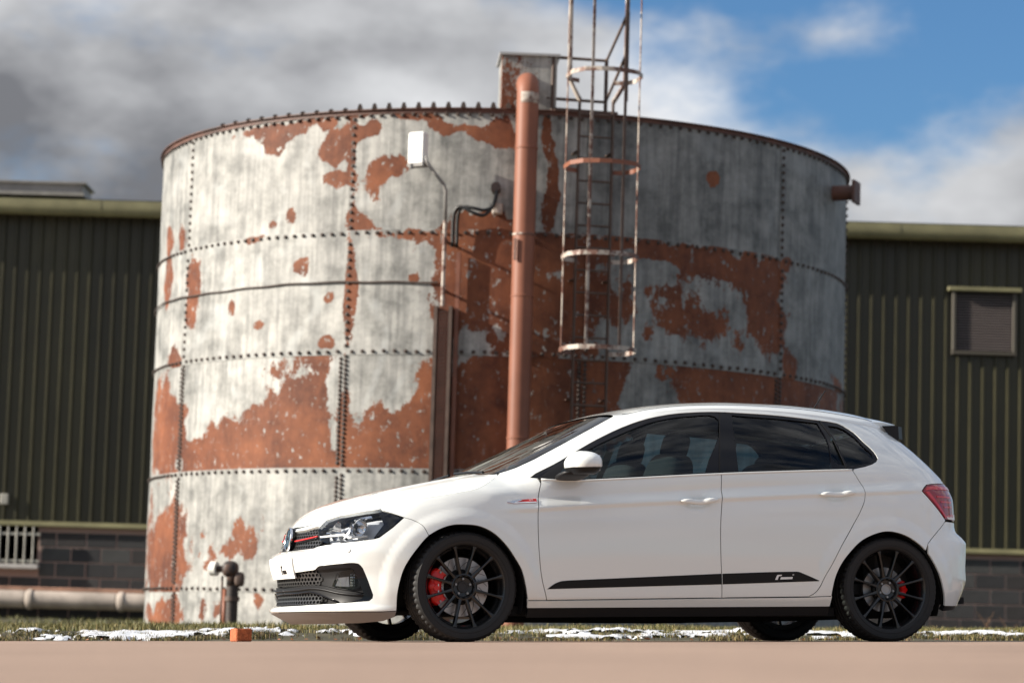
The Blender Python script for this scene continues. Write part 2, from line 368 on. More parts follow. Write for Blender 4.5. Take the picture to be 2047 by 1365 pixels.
def nrm(P, a, b, e=.003):
    da = P(a + e, b) - P(a - e, b); db = P(a, b + e) - P(a, b - e)
    n = np.cross(da, db); return n/np.maximum(np.linalg.norm(n, axis=-1, keepdims=True), 1e-12)

def N1(s, z):            # normals that run smoothly over the shoulder into the pillars
    n = nrm(P1, s, z); x = _plan(s)[0]; zl = np.interp(s, _SG, _ZL)
    w = .5*sstep(zl - .055, zl, z)*np.maximum(sstep(-2.28, -2.42, x), sstep(-.46, -.40, x)*sstep(-.2, -.3, x))
    if not np.any(w > 0): return n
    n2 = nrm(P2, np.interp(s, _okS, _okT), np.full_like(zl, .004)); r = n*(1-w)[..., None] + n2*w[..., None]
    return r/np.linalg.norm(r, axis=-1, keepdims=True)
def N2(t, v):
    n = nrm(P2, t, v); ss = np.interp(t, _okT, _okS); x = _plan(ss)[0]
    w = .5*sstep(.16, 0., v)*np.maximum(sstep(-2.28, -2.42, x), sstep(-.46, -.40, x)*sstep(-.2, -.3, x))
    if not np.any(w > 0): return n
    n1 = nrm(P1, ss, np.interp(ss, _SG, _ZL) - .004); r = n*(1-w)[..., None] + n1*w[..., None]
    return r/np.linalg.norm(r, axis=-1, keepdims=True)
TR = dict(
 AF=[(1.031,0.179),(1.034,0.251),(1.047,0.321),(1.068,0.388),(1.102,0.449),(1.142,0.503),(1.191,0.560),(1.259,0.604),(1.336,0.629),(1.400,0.632),(1.479,0.625),(1.565,0.588),(1.639,0.521),(1.688,0.454),(1.726,0.392),(1.748,0.319),(1.762,0.251),(1.777,0.184)],
 AR=[(3.580,0.201),(3.587,0.285),(3.607,0.367),(3.644,0.441),(3.700,0.509),(3.764,0.567),(3.841,0.605),(3.935,0.626),(4.018,0.615),(4.107,0.579),(4.180,0.523),(4.239,0.446),(4.282,0.372),(4.310,0.289),(4.334,0.204)],
 SEAM_BF=[(1.070,0.669),(1.125,0.652),(1.170,0.625),(1.202,0.571)],
 HL=[(0.431,0.576),(0.421,0.601),(0.429,0.638),(0.429,0.668),(0.657,0.685),(0.833,0.702),(0.932,0.713),(1.003,0.694),(1.072,0.669),(1.010,0.617),(0.936,0.563),(0.910,0.555),(0.798,0.542),(0.666,0.531),(0.578,0.529),(0.468,0.547)],
 BON=[(0.387,0.678),(0.642,0.692),(0.828,0.708),(0.930,0.721),(1.002,0.741),(1.113,0.761),(1.202,0.778),(1.291,0.791),(1.392,0.809),(1.483,0.829),(1.564,0.866),(1.660,0.925)],
 DF=[(1.858,0.866),(1.842,0.812),(1.826,0.690),(1.825,0.594),(1.830,0.483),(1.848,0.338),(1.879,0.227)],
 DM=[(2.926,0.935),(2.919,0.787),(2.907,0.672),(2.905,0.493),(2.912,0.329),(2.915,0.243)],
 DR=[(3.750,0.972),(3.775,0.929),(3.803,0.882),(3.809,0.845),(3.803,0.802),(3.775,0.744),(3.717,0.652),(3.645,0.543),(3.582,0.432),(3.536,0.358),(3.510,0.307),(3.485,0.276),(3.443,0.253),(3.354,0.250)],
 SILLT=[(1.769,0.224),(1.879,0.227),(2.914,0.245),(3.443,0.253),(3.582,0.260)],
 SILLB=[(1.777,0.184),(3.581,0.198)],
 TL=[(4.191,0.864),(4.212,0.883),(4.243,0.902),(4.293,0.909),(4.377,0.914),(4.583,0.921),(4.595,0.897),(4.477,0.792),(4.489,0.696),(4.371,0.698)],
 SEAM_RB=[(4.201,0.561),(4.358,0.687)],
 STRIPE=[(1.875,0.287),(1.925,0.319),(1.994,0.335),(2.911,0.379),(3.367,0.394),(3.404,0.385),(3.510,0.344),(2.912,0.319)],
 LOGO_r=[(3.235,0.347),(3.247,0.373),(3.253,0.375),(3.277,0.376),(3.275,0.369),(3.258,0.367),(3.251,0.347)],
 LOGO_b=[(3.271,0.362),(3.344,0.364),(3.341,0.352),(3.266,0.349)],
 LOGO_d=[(3.342,0.378),(3.352,0.378),(3.351,0.374),(3.341,0.374)],
 BADGE=[(1.646,0.759),(1.742,0.773),(1.835,0.780),(1.831,0.756),(1.687,0.747)],
 LG=[(0.512,0.390),(0.535,0.406),(0.646,0.416),(0.795,0.423),(0.822,0.418),(0.843,0.396),(0.904,0.252),(0.896,0.232),(0.880,0.219),(0.679,0.206),(0.333,0.199),(-0.008,0.195)],
 LGT=[(0.512,0.390),(0.332,0.382),(0.237,0.379)],
 FOG=[(0.630,0.301),(0.676,0.371),(0.782,0.386),(0.825,0.284)],
 HANDLE=[(2.659,0.789),(2.888,0.784),(3.511,0.831),(3.738,0.843)],
 GR=[(0.409,0.626),(0.047,0.619),(0.457,0.527),(-0.048,0.512),(0.136,0.566),(0.431,0.576)],
 PLATE=[(0.272,0.463),(0.213,0.355)],
 PDC=[(0.766,0.491)],
 CAP=[(1.247,0.763)],
 DLO=[(0.883,-0.000),(0.922,-0.033),(1.071,-0.018),(1.190,-0.002),(1.595,0.004),(2.012,-0.001),(2.414,0.003),(2.837,-0.002),(2.914,0.034),(2.982,0.086),(3.034,0.177),(3.040,0.296),(3.002,0.557),(2.956,0.801),(2.884,0.919),(2.738,0.925),(2.505,0.934),(2.207,0.944),(1.944,0.956),(1.640,0.952),(1.323,0.932),(1.135,0.888),(0.998,0.801),(0.938,0.642),(0.916,0.444),(0.904,0.239),(0.887,0.123),(0.878,0.029)],
 WSE=[(0.694,0.010),(0.736,0.086),(0.761,0.245),(0.746,0.521),(0.730,0.791),(0.727,1.015)],
 GLF=[(1.189,0.106),(1.105,0.081),(0.976,0.036),(0.975,0.183),(0.976,0.374),(1.013,0.560),(1.096,0.692),(1.221,0.812),(1.387,0.868),(1.658,0.894),(1.846,0.905),(1.916,0.026)],
 BP=[(1.916,0.026),(1.846,0.905),(2.037,0.908),(2.110,0.022)],
 GLR=[(2.065,0.909),(2.204,0.891),(2.497,0.876),(2.720,0.867),(2.738,0.527),(2.701,0.028),(2.415,0.022),(2.119,0.021)],
 GLQ=[(2.794,0.839),(2.874,0.836),(2.937,0.715),(2.982,0.466),(3.012,0.231),(2.981,0.140),(2.905,0.086),(2.840,0.073)],
 DIV=[(2.732,0.892),(2.761,0.540),(2.708,0.028),(2.791,0.023)],
)
PATCH = [(-37.7, 5.14, 0.13, 0.12, 1.1),(-37.6, 5.27, 0.66, 0.03, 1),(-22.8, 4.67, 0.06, 0.57, 1.0),(-25.1, 5.01, 0.18, 0.14, 1.1),(-20.4, 5.06, 0.16, 0.07, 1.0),(-25.5, 4.67, 0.15, 0.1, 1.1),(-19.4, 4.56, 0.17, 0.18, 1.1),(-16.2, 4.68, 0.13, 0.09, 1.05),(-20.7, 4.14, 0.21, 0.13, 1.1),(-40.4, 4.1, 0.15, 0.05, 1.1),(-36.6, 4.22, 0.05, 0.04, 1.1),(-33.7, 4.28, 0.05, 0.08, 1.2),(-69.0, 4.21, 0.14, 0.21, 1.1),(-62.5, 4.2, 0.14, 0.18, 1.1),(-3.5, 5.08, 0.11, 0.07, 1.1),(-8.0, 5.18, 0.31, 0.04, 1.1),(-0.1, 5.07, 0.16, 0.15, 1.2),(-2.0, 4.14, 0.31, 0.16, 1.5),(6.8, 4.93, 0.07, 0.39, 1.1),(6.9, 4.39, 0.09, 0.31, 1.0),(33.5, 4.78, 0.06, 0.08, 1.2),(-11.2, 4.03, 0.63, 0.04, 0.9),(-18.8, 5.22, 0.78, 0.04, 1.1),(-31.6, 3.77, 0.11, 0.1, 1.2),(-56.5, 3.59, 0.2, 0.36, 1.2),(-68.1, 3.84, 0.16, 0.24, 1.2),(-26.3, 3.42, 0.03, 0.06, 1.2),(-45.8, 3.39, 0.04, 0.09, 1.2),(-39.1, 3.16, 0.1, 0.03, 1.1),(-22.9, 3.43, 0.06, 0.59, 1.0),(-13.1, 3.55, 0.06, 0.03, 1.0),(-26.2, 2.89, 0.08, 0.05, 1.2),(-63.4, 2.92, 0.23, 0.17, 1.1),(2.4, 3.44, 0.79, 0.66, 1.6),(-3.6, 3.65, 0.1, 0.36, -0.75),(-0.6, 3.53, 0.08, 0.36, -0.8),(0.4, 3.04, 0.1, 0.1, -0.8),(7.8, 3.68, 0.12, 0.15, -0.9),(7.7, 3.12, 0.15, 0.18, -0.75),(11.3, 3.41, 0.05, 0.31, -0.5),(25.4, 3.95, 1.49, 0.1, 1.35),(45.2, 3.61, 0.26, 0.53, 1.1),(29.0, 3.5, 1.11, 0.49, 0.72),(31.9, 3.15, 0.78, 0.21, 0.5),(23.0, 3.75, 0.34, 0.18, -0.45),(50.8, 4.05, 0.12, 0.07, 1.1),(51.0, 2.9, 0.15, 0.14, 1.2),(71.8, 2.91, 0.27, 0.13, 1.2),(-68.6, 2.16, 0.72, 0.67, 1.15),(-62.4, 2.62, 0.22, 0.22, -0.6),(-37.2, 2.11, 1.46, 0.57, 1.35),(-49.2, 2.54, 0.56, 0.24, -1.2),(-40.8, 2.63, 0.26, 0.27, -1.2),(-53.9, 2.23, 0.31, 0.15, -1.0),(-25.2, 2.48, 0.12, 0.15, -0.9),(-25.1, 2.1, 0.07, 0.31, -0.95),(-30.4, 2.64, 0.09, 0.07, -0.4),(-15.2, 2.13, 0.53, 0.58, 1.25),(-17.4, 2.6, 0.38, 0.29, -1.15),(-19.7, 2.1, 0.21, 0.3, -1.0),(-14.1, 2.13, 0.14, 0.36, -1.0),(-8.9, 2.26, 0.07, 0.2, -0.5),(1.4, 2.22, 0.71, 0.63, 1.6),(-3.0, 2.57, 0.06, 0.15, -0.6),(-2.9, 2.16, 0.06, 0.13, -0.8),(0.3, 2.35, 0.06, 0.07, -0.8),(-3.1, 1.84, 0.07, 0.1, -0.7),(22.6, 2.49, 0.42, 0.19, -1.1),(15.5, 2.46, 0.37, 0.41, 1.2),(33.9, 2.62, 0.46, 0.28, 0.75),(25.9, 2.51, 1.98, 0.31, 0.55),(58.7, 2.63, 1.19, 0.32, 1.3),(-67.7, 0.92, 0.72, 0.66, 1.15),(-60.7, 0.73, 0.23, 0.32, 0.9),(-65.4, 1.38, 0.39, 0.16, -0.5),(-42.2, 1.03, 0.23, 0.21, 0.8),(-46.2, 0.85, 0.34, 0.14, 0.75),(-37.5, 1.13, 0.14, 0.15, 0.6),(-41.2, 0.54, 0.19, 0.1, 0.8),(-38.8, 0.88, 0.11, 0.13, 0.8),(-66.9, 0.22, 0.82, 0.17, 1.1),(-50.5, 0.23, 0.07, 0.18, 1.1),(-45.9, 0.26, 0.17, 0.13, 1.1),(-59.0, 0.3, 0.13, 0.16, 0.9),(-36.8, 0.32, 0.12, 0.15, 0.9),(-29.5, 0.63, 0.31, 0.15, 0.5),(-23.0, 1.19, 0.23, 0.06, 0.4)]
# ================================================================ the yard
rng = np.random.default_rng(11)
def sstepf(a, b, x): return float(sstep(a, b, x))
_lat = rng.random((512, 512))
def vnoise(x, y):
    x = np.asarray(x, float); y = np.asarray(y, float); i = np.floor(x).astype(int); j = np.floor(y).astype(int); u = x-i; v = y-j
    u = u*u*(3-2*u); v = v*v*(3-2*v); g = lambda a, b: _lat[a % 512, b % 512]
    return g(i, j)*(1-u)*(1-v) + g(i+1, j)*u*(1-v) + g(i, j+1)*(1-u)*v + g(i+1, j+1)*u*v
def fbm(x, y, o=5, ro=.5):
    s = 0; a = 1; t = 0
    for k in range(o): s = s + a*vnoise(x*2**k + 17.3*k, y*2**k + 5.1*k); t += a; a *= ro
    return s/t
EDGE = 17.35                                            # far edge of the road (yard frame)
def verge_z(x, y):
    x = np.clip(x, -12, 12)
    e = EDGE + .10*np.sin(x*1.3) + .06*np.sin(x*3.7)
    r = sstep(e, e+1.3, y)*(.062 - .005*x) + sstep(18.5, 27, y)*(.02 - .005*x) + sstep(27, 38, y)*(.03 - .012*x)
    return r + sstep(e, e+.6, y)*(fbm(x*1.7, y*1.7, 4) - .5)*.07
def road_z(x, y): return .0085*np.exp(-((y - 7.5)/2.6)**2) + .0012*(fbm(x*.5+9, y*.5, 3)-.5)*sstep(0, 4, y)*(y < 13)
def sheet(name, xs, ys, zf, m):
    X, Y = np.meshgrid(xs, ys, indexing='ij'); Z = zf(X, Y); V = np.stack([X, Y, Z], -1).reshape(-1, 3); b = len(ys)
    f = [(i*b+j, (i+1)*b+j, (i+1)*b+j+1, i*b+j+1) for i in range(len(xs)-1) for j in range(b-1)]
    R = np.array(GM.to_3x3()); me = bpy.data.meshes.new(name); me.from_pydata((V@R.T).tolist(), [], f); me.update(); me.materials.append(m)
    me.polygons.foreach_set('use_smooth', [True]*len(me.polygons)); return tag(link(name, me), kind='structure')
def ground_mat(name, c0, c1, c2, s0, s1, bump, rough=.85):
    m = bpy.data.materials.new(name); m.use_nodes = True; t = m.node_tree; b = t.nodes['Principled BSDF']; b.inputs['Roughness'].default_value = rough
    tcn = t.nodes.new('ShaderNodeTexCoord'); n1 = t.nodes.new('ShaderNodeTexNoise'); n1.inputs['Scale'].default_value = s0; n1.inputs['Detail'].default_value = 8
    n2 = t.nodes.new('ShaderNodeTexNoise'); n2.inputs['Scale'].default_value = s1; n2.inputs['Detail'].default_value = 3
    for n in (n1, n2): t.links.new(tcn.outputs['Object'], n.inputs['Vector'])
    r = t.nodes.new('ShaderNodeValToRGB'); e = r.color_ramp.elements; e[0].position = .3; e[0].color = (*c0, 1); e[1].position = .7; e[1].color = (*c2, 1); q = e.new(.5); q.color = (*c1, 1)
    t.links.new(n1.outputs['Fac'], r.inputs[0])
    mx = t.nodes.new('ShaderNodeMix'); mx.data_type = 'RGBA'; mx.blend_type = 'MULTIPLY'; mx.inputs['Factor'].default_value = .7
    r2 = t.nodes.new('ShaderNodeValToRGB'); e = r2.color_ramp.elements; e[0].position = .35; e[0].color = (.55, .55, .55, 1); e[1].position = .65; e[1].color = (1, 1, 1, 1)
    t.links.new(n2.outputs['Fac'], r2.inputs[0]); t.links.new(r.outputs[0], mx.inputs['A']); t.links.new(r2.outputs[0], mx.inputs['B']); t.links.new(mx.outputs['Result'], b.inputs['Base Color'])
    bp = t.nodes.new('ShaderNodeBump'); bp.inputs['Strength'].default_value = bump; bp.inputs['Distance'].default_value = .01; t.links.new(n2.outputs['Fac'], bp.inputs['Height']); t.links.new(bp.outputs[0], b.inputs['Normal'])
    return m
m_road = ground_mat('worn_pinkish_concrete', (.22, .145, .105), (.36, .248, .182), (.43, .298, .222), 1.3, 45, .35)
m_soil = ground_mat('verge_soil', (.035, .03, .018), (.055, .05, .022), (.09, .075, .04), 3, 30, .6)
ysr = np.concatenate([np.linspace(-120, -2, 20), np.linspace(0, 18.4, 120)])
sheet('road', np.concatenate([np.linspace(-150, -12, 24), np.linspace(-10, 10, 61), np.linspace(12, 150, 24)]), ysr, road_z, m_road)
sheet('verge_ground', np.concatenate([np.linspace(-150, -14, 18), np.linspace(-12, 12, 130), np.linspace(14, 150, 18)]), np.concatenate([np.linspace(17.05, 20, 60), np.linspace(20.2, 42, 40), np.linspace(45, 400, 20)]), lambda x, y: verge_z(x, y) - .02*(y < 17.2), m_soil)
# ---- snow lying along the verge (one uneven sheet of patches) and the grass through it
m_snow = mat('old_snow', (.66, .68, .71), .7, bump=.5, bscale=25)
def snow_f(x, y): return fbm(x*2.1+3, y*3.4+8, 6, .6) + .62*(fbm(x*10, y*10, 4)-.5) + .13*np.exp(-((y - 18.0)/.45)**2) - .10*sstep(18.5, 19.0, y) - .34*sstep(18.05, 17.45, y) - .02*(x > 3) + .03*np.sin(x*.9)
xs = np.arange(-7, 7, .03); ys = np.arange(17.4, 19.2, .03)
X, Y = np.meshgrid(xs, ys, indexing='ij'); S = snow_f(X, Y) - .60; Z = verge_z(X, Y) + np.clip(S*.35, -.03, .022) - .002 + .034*(fbm(X*12, Y*12, 4)-.5)
idx = -np.ones(X.shape, int); keep = S > -.03; idx[keep] = np.arange(keep.sum()); V = np.stack([X[keep], Y[keep], Z[keep]], -1)@np.array(GM.to_3x3()).T
F = [(idx[i, j], idx[i+1, j], idx[i+1, j+1], idx[i, j+1]) for i in range(len(xs)-1) for j in range(len(ys)-1) if keep[i, j] and keep[i+1, j] and keep[i+1, j+1] and keep[i, j+1]]
me = bpy.data.meshes.new('snow'); me.from_pydata(V.tolist(), [], F); me.update(); me.materials.append(m_snow); me.polygons.foreach_set('use_smooth', [True]*len(F))
tag(link('snow', me), 'thin patches of melting snow along the grass verge', 'snow', kind='stuff')
def blades(name, n, xr, yr, hr, wr, mats, lab, cat, dens=None, lean=.5, zoff=0.):
    x = rng.uniform(*xr, n*3); y = rng.uniform(*yr, n*3)
    if dens is not None: k = rng.random(n*3) < dens(x, y); x, y = x[k], y[k]
    x, y = x[:n], y[:n]; n = len(x); z = verge_z(x, y) + zoff; h = rng.uniform(*hr, n)*(.5 + fbm(x*2, y*2, 3)); wd = rng.uniform(*wr, n); a = rng.uniform(0, 2*math.pi, n); ln = rng.uniform(.1, lean, n)*h; la = rng.uniform(0, 2*math.pi, n)
    dx, dy = np.cos(a)*wd/2, np.sin(a)*wd/2; lx, ly = np.cos(la)*ln, np.sin(la)*ln
    P = np.stack([np.stack([x-dx, y-dy, z-.01], 1), np.stack([x+dx, y+dy, z-.01], 1), np.stack([x+dx*.7+lx*.35, y+dy*.7+ly*.35, z+h*.55], 1), np.stack([x-dx*.7+lx*.35, y-dy*.7+ly*.35, z+h*.55], 1), np.stack([x+lx, y+ly, z+h], 1)], 1).reshape(-1, 3)@np.array(GM.to_3x3()).T
    F = [q for i in range(n) for q in ((5*i, 5*i+1, 5*i+2, 5*i+3), (5*i+3, 5*i+2, 5*i+4))]
    me = bpy.data.meshes.new(name); me.from_pydata(P.tolist(), [], F); me.update()
    for m in mats: me.materials.append(m)
    me.polygons.foreach_set('material_index', np.repeat(rng.integers(0, len(mats), n), 2)); return tag(link(name, me), lab, cat, kind='stuff')
G_ = [mat('grass_green', (.075, .085, .016), .6), mat('grass_olive', (.12, .11, .024), .6), mat('grass_straw', (.26, .20, .075), .7), mat('grass_dark', (.03, .034, .012), .6), mat('grass_dead', (.10, .06, .03), .7)]
blades('grass', 70000, (-6.5, 6.5), (17.5, 21.5), (.024, .054), (.003, .007), [G_[0], G_[1], G_[1], G_[2]], 'short mixed green and straw winter grass on the verge', 'grass', dens=lambda x, y: .04 + .95*sstep(18.2, 18.8, y) + .40*(snow_f(x, y) < .48)*(y > 17.9))
blades('grass', 34000, (-6.5, 6.5), (17.38, 18.25), (.012, .042), (.003, .007), [G_[1], G_[3], G_[3], G_[2], G_[4]], 'dark grass tufts poking through the snow at the road edge', 'grass', dens=lambda x, y: sstep(.46, .56, fbm(x*4.3+30, y*4.3, 3)))
blades('grass', 9000, (-9, 9), (21.5, 39), (.03, .07), (.006, .012), [G_[0], G_[1]], 'grass on the ground between verge and building', 'grass')
m_leaf = mat('fallen_leaf', (.22, .085, .035), .7, var=.3)
b = MB()
for k in range(420):
    x = rng.uniform(-6, 6); y = EDGE + .1 + rng.gamma(1.2, .22); z = float(verge_z(np.array(x), np.array(y))) + .006; s = rng.uniform(.008, .022); R = Matrix.Rotation(rng.uniform(0, 6.3), 3, 'Z') @ Matrix.Rotation(rng.uniform(-.9, .9), 3, 'X')
    b.add([Vector((x, y, z)) + R @ Vector(p) for p in ((-s, 0, 0), (0, -s*.5, .003), (s, 0, 0), (0, s*.5, .003))], [(0, 1, 2, 3)])
tag(b.xf(GM).build('leaf_litter', m_leaf), 'brown dead leaves scattered along the road edge', 'leaves', kind='stuff')
# ---- loose brick
m_brick = mat('orange_brick', (.42, .115, .045), .85, bump=1., bscale=60, var=.35, vscale=30)
b = MB(); b.box((0, 0, .0385), (.105, .085, .077), bev=.006); br = b.build('brick', m_brick); M = GM @ Matrix.Translation((-1.60, 15.75, 0)) @ Matrix.Rotation(rad(34), 4, 'Z'); br.matrix_world = M
tag(br, 'broken orange brick lying at the road edge in front of the car', 'brick')

# ================================================================ building behind
m_clad = mat('dark_olive_cladding', (.042, .040, .020), .45, var=.2, vscale=2)
m_clads = [mat('dark_olive_cladding', tuple(c*f for c in (.033, .030, .013)), .45, var=.25, vscale=1.5) for f in (.85, 1., 1.2)]
m_fascia = mat('olive_gutter', (.215, .20, .105), .5, var=.25, vscale=3)
m_roofm = mat('dark_roof_sheet', (.05, .052, .045), .55, var=.2)
m_block = [mat('dark_block', c, .9, bump=.6, bscale=50, var=.25, vscale=7) for c in ((.030, .030, .032), (.042, .042, .043), (.055, .056, .055), (.036, .033, .033))]
m_mort = mat('mortar', (.34, .235, .20), .95, bump=.4, bscale=60)
m_bar = mat('galvanised_bar', (.34, .33, .29), .5, var=.2)
m_grey = mat('grey_metal', (.22, .21, .20), .5, var=.2)
WY = 39.7
bld = empty('industrial_building', Matrix.Translation((0, WY, 0)))
tag(bld, 'long dark green ribbed-metal shed on a black block plinth behind the tank', 'building')
def part(b, name, m, parent=bld, **k): return b.build(name, m, parent, **k)
# cladding sheets, 1 m cover with five ribs
P_ = .1875; RH = .038
prof = []
for k in range(5): x = k*P_; prof += [(x, 0), (x+.128, 0), (x+.142, -RH), (x+.172, -RH), (x+.1868, 0)]
prof.append((5*P_, 0))
me = None; z0, z1 = 1.50, 6.30; SW = 5*P_; nsh = 20; x_start = -nsh/2*SW + .06
for k in range(nsh):
    if me is None:
        b = MB(); n = len(prof); b.add([(x, y, z0) for x, y in prof] + [(x, y, z1) for x, y in prof], [(i, i+1, n+i+1, n+i) for i in range(n-1)]); o = part(b, 'cladding_sheet', m_clad); me = o.data
    else: o = link('cladding_sheet', me, bld)
    o.material_slots[0].link = 'OBJECT'; o.material_slots[0].material = m_clads[(k*7) % 3]
    o.location = (x_start + k*SW, -.001*(k % 2), 0)
b = MB(); b.box((0, .12, 3.9), (nsh*SW, .2, 4.9)); part(b, 'wall_core', m_roofm)
b = MB(); b.box((0, -.03, 1.475), (nsh*SW, .10, .055), bev=.01); b.box((0, .0, 1.515), (nsh*SW, .09, .03)); part(b, 'sill_flashing', m_fascia)
# eaves: fascia, half-round gutter with joints, roof edge
b = MB(); b.box((0, -.10, 6.20), (nsh*SW+.2, .20, .10)); part(b, 'soffit', m_clad)
b = MB(); n = 10; gp = [(-.30 + .095*math.cos(a), 6.25 + .150*math.sin(a)) for a in np.linspace(math.pi, 2*math.pi, n)]; gp = [(-.385, 6.33), (-.392, 6.335)] + gp + [(-.215, 6.33)]
xs_ = np.linspace(-nsh*SW/2-.1, nsh*SW/2+.1, 12); v = [(x, y, z) for x in xs_ for y, z in gp]; L = len(gp)
b.add(v, [(i*L+j, i*L+j+1, (i+1)*L+j+1, (i+1)*L+j) for i in range(len(xs_)-1) for j in range(L-1)]); part(b, 'gutter', m_fascia, smooth=True, ang=50)
for x in np.arange(-8.4, 9, 2.0):
    b = MB(); v = [(x+d, y*1.0-.004*(1 if y < -.25 else -1), z-.004) for d in (-.05, .05) for y, z in gp]; b.add(v, [(j, j+1, L+j+1, L+j) for j in range(L-1)]); part(b, 'gutter_joint', m_fascia, smooth=True, ang=50)
b = MB(); v = []
for x in np.linspace(-nsh*SW/2, nsh*SW/2, 101): v += [(x, -.30, 6.365 + (.018 if int(round(x/.094)) % 2 else 0)), (x, 9.0, 7.6)]
b.add(v, [(2*i, 2*i+2, 2*i+3, 2*i+1) for i in range(100)]); b.box((0, -.20, 6.345), (nsh*SW, .17, .03)); part(b, 'roof_sheeting', m_fascia)
b = MB(); b.box((-7.55, 1.0, 6.66), (1.5, .8, .16)); b.box((-7.55, 1.0, 6.75), (1.6, .9, .03)); b.box((-7.6, .9, 6.55), (1.7, 1.0, .05)); part(b, 'roof_vent', m_grey)
# block plinth
pw = empty('plinth_wall', None, bld)
b = MB(); b.box((0, .10, .60), (nsh*SW, .19, 1.74)); b.build('mortar_bed', m_mort, pw)
CH, CL = .225, .45; bm_ = {}; hidden = MB(); win = (-8.2, -7.12, .82, 1.47)
for r in range(8):
    zc = -.20 + CH*r + CH/2 + .0
    for c in range(-22, 23):
        x = c*CL + (CL/2 if r % 2 else 0) + .13
        if win[0]-.25 < x < win[1]+.22 and win[2]-.06 < zc < win[3]+.1:
            e0 = win[1] + .03; e1 = x + CL/2 - .010
            if e1 - e0 > .05 and zc < 1.44: q = MB(); q.box(((e0+e1)/2, .045, zc), (e1-e0, .10, CH-.020), bev=.004); q.build('block', m_block[int(rng.integers(0, 4))], pw)
            continue
        if zc > 1.44: continue
        if abs(x) > 4.3 and abs(x) < 9.2:
            mi = int(rng.integers(0, 4))
            if mi not in bm_: q = MB(); q.box((0, 0, 0), (CL-.020, .10, CH-.020), bev=.004); bm_[mi] = q.build('block', m_block[mi], pw); o = bm_[mi]
            else: o = link('block', bm_[mi].data, pw)
            o.location = (x, .045 + rng.uniform(-.0025, .0025), zc)
        elif abs(x) < 4.3: hidden.box((x, .045, zc), (CL-.020, .10, CH-.020))
tag(hidden.build('block', m_block[1], pw), kind='stuff')
# barred window
wn = empty('barred_window', None, bld)
b = MB(); b.box(((win[0]+win[1])/2, .02, 1.13), (win[1]-win[0], .03, .64)); b.build('window_pane', mat('dark_pane', (.012, .013, .014), .15), wn)
b = MB(); b.box(((win[0]+win[1])/2, -.06, .845), (win[1]-win[0]+.08, .18, .07), bev=.012); b.build('window_sill', mat('pale_sill', (.42, .40, .38), .8, var=.15), wn)
for k in range(9): b = MB(); b.tube([(win[1]-.05-.125*k, -.13, .80), (win[1]-.05-.125*k, -.13, 1.44)], .014, 8); b.build('window_bar', m_bar, wn)
for zz in (.93, 1.33): b = MB(); b.bar((win[0]-.05, -.13, zz), (win[1]+.05, -.13, zz), .035, .012, up=(0, 1, 0)); b.build('cross_bar', m_bar, wn)
b = MB(); b.box((-7.64, -.06, 1.84), (.12, .10, .16), bev=.01); part(b, 'wall_socket_box', m_bar)
# louvre on the right
m_frame = mat('louvre_frame', (.075, .066, .05), .6)
lv = empty('louvre_vent', None, bld); lx0, lx1, lz0, lz1 = 6.53, 7.40, 4.48, 5.38
for nm, c, d in (('frame', (lx0-.02, -.06, (lz0+lz1)/2), (.05, .10, lz1-lz0)), ('frame', (lx1+.02, -.06, (lz0+lz1)/2), (.05, .10, lz1-lz0)), ('frame', ((lx0+lx1)/2, -.06, lz0-.03), (lx1-lx0+.1, .10, .05)), ('frame', ((lx0+lx1)/2, -.085, lz1+.03), (lx1-lx0+.24, .16, .06))):
    b = MB(); b.box(c, d, bev=.006); b.build(nm, m_fascia if c[2] > 5.2 else m_frame, lv)
b = MB(); b.box(((lx0+lx1)/2, -.042, (lz0+lz1)/2), (lx1-lx0, .006, lz1-lz0)); b.build('louvre_back', mat('louvre_dark', (.008, .007, .007), .8), lv)
sm_ = None; m_slat = mat('louvre_slat', (.26, .22, .21), .55)
for k in range(22):
    z = lz0 + .03 + k*(lz1-lz0-.04)/22
    if sm_ is None: b = MB(); b.bar((-(lx1-lx0)/2, 0, 0), ((lx1-lx0)/2, 0, 0), .020, .004, up=(0, -.5, .86)); sm_ = b.build('slat', m_slat, lv); o = sm_
    else: o = link('slat', sm_.data, lv)
    o.location = ((lx0+lx1)/2, -.066, z)
# long pipe at the foot of the wall, dead stems
b = MB(); m_drain = mat('weathered_clay_pipe', (.42, .36, .31), .8, var=.35, vscale=4)
for k in range(5): x = -9.9 + 1.35*k; b.lathe([(.125, x), (.135, x+.02), (.150, x+.04), (.150, x+.10), (.132, x+.12), (.130, x+1.34)], 24, axis='x')
o = b.build('drain_pipe', m_drain, smooth=True, ang=40); o.location = (0, WY-.36, .36); tag(o, 'pale clay drain pipe lying along the foot of the block wall', 'pipe')
b = MB(); b.box((-7.2, WY-.09, .515), (5.4, .18, .07), bev=.01); tag(b.build('kerb_ledge', mat('red_ledge', (.34, .19, .13), .9, var=.35, vscale=5)), 'low reddish ledge above the drain pipe at the wall foot', 'ledge')
b = MB()
for k in range(9):
    x = 7.15 + rng.normal(0, .22); h = rng.uniform(.15, .5); d = rng.uniform(-.3, .3); b.tube([(x, WY-.45, .1), (x+d*.3, WY-.45, .1+h*.5), (x+d, WY-.4, .1+h)], [.006, .005, .002], 5)
tag(b.build('dead_plant', mat('dry_stem', (.22, .12, .06), .8)), 'dry brown weed stems against the wall behind the car', 'plant')

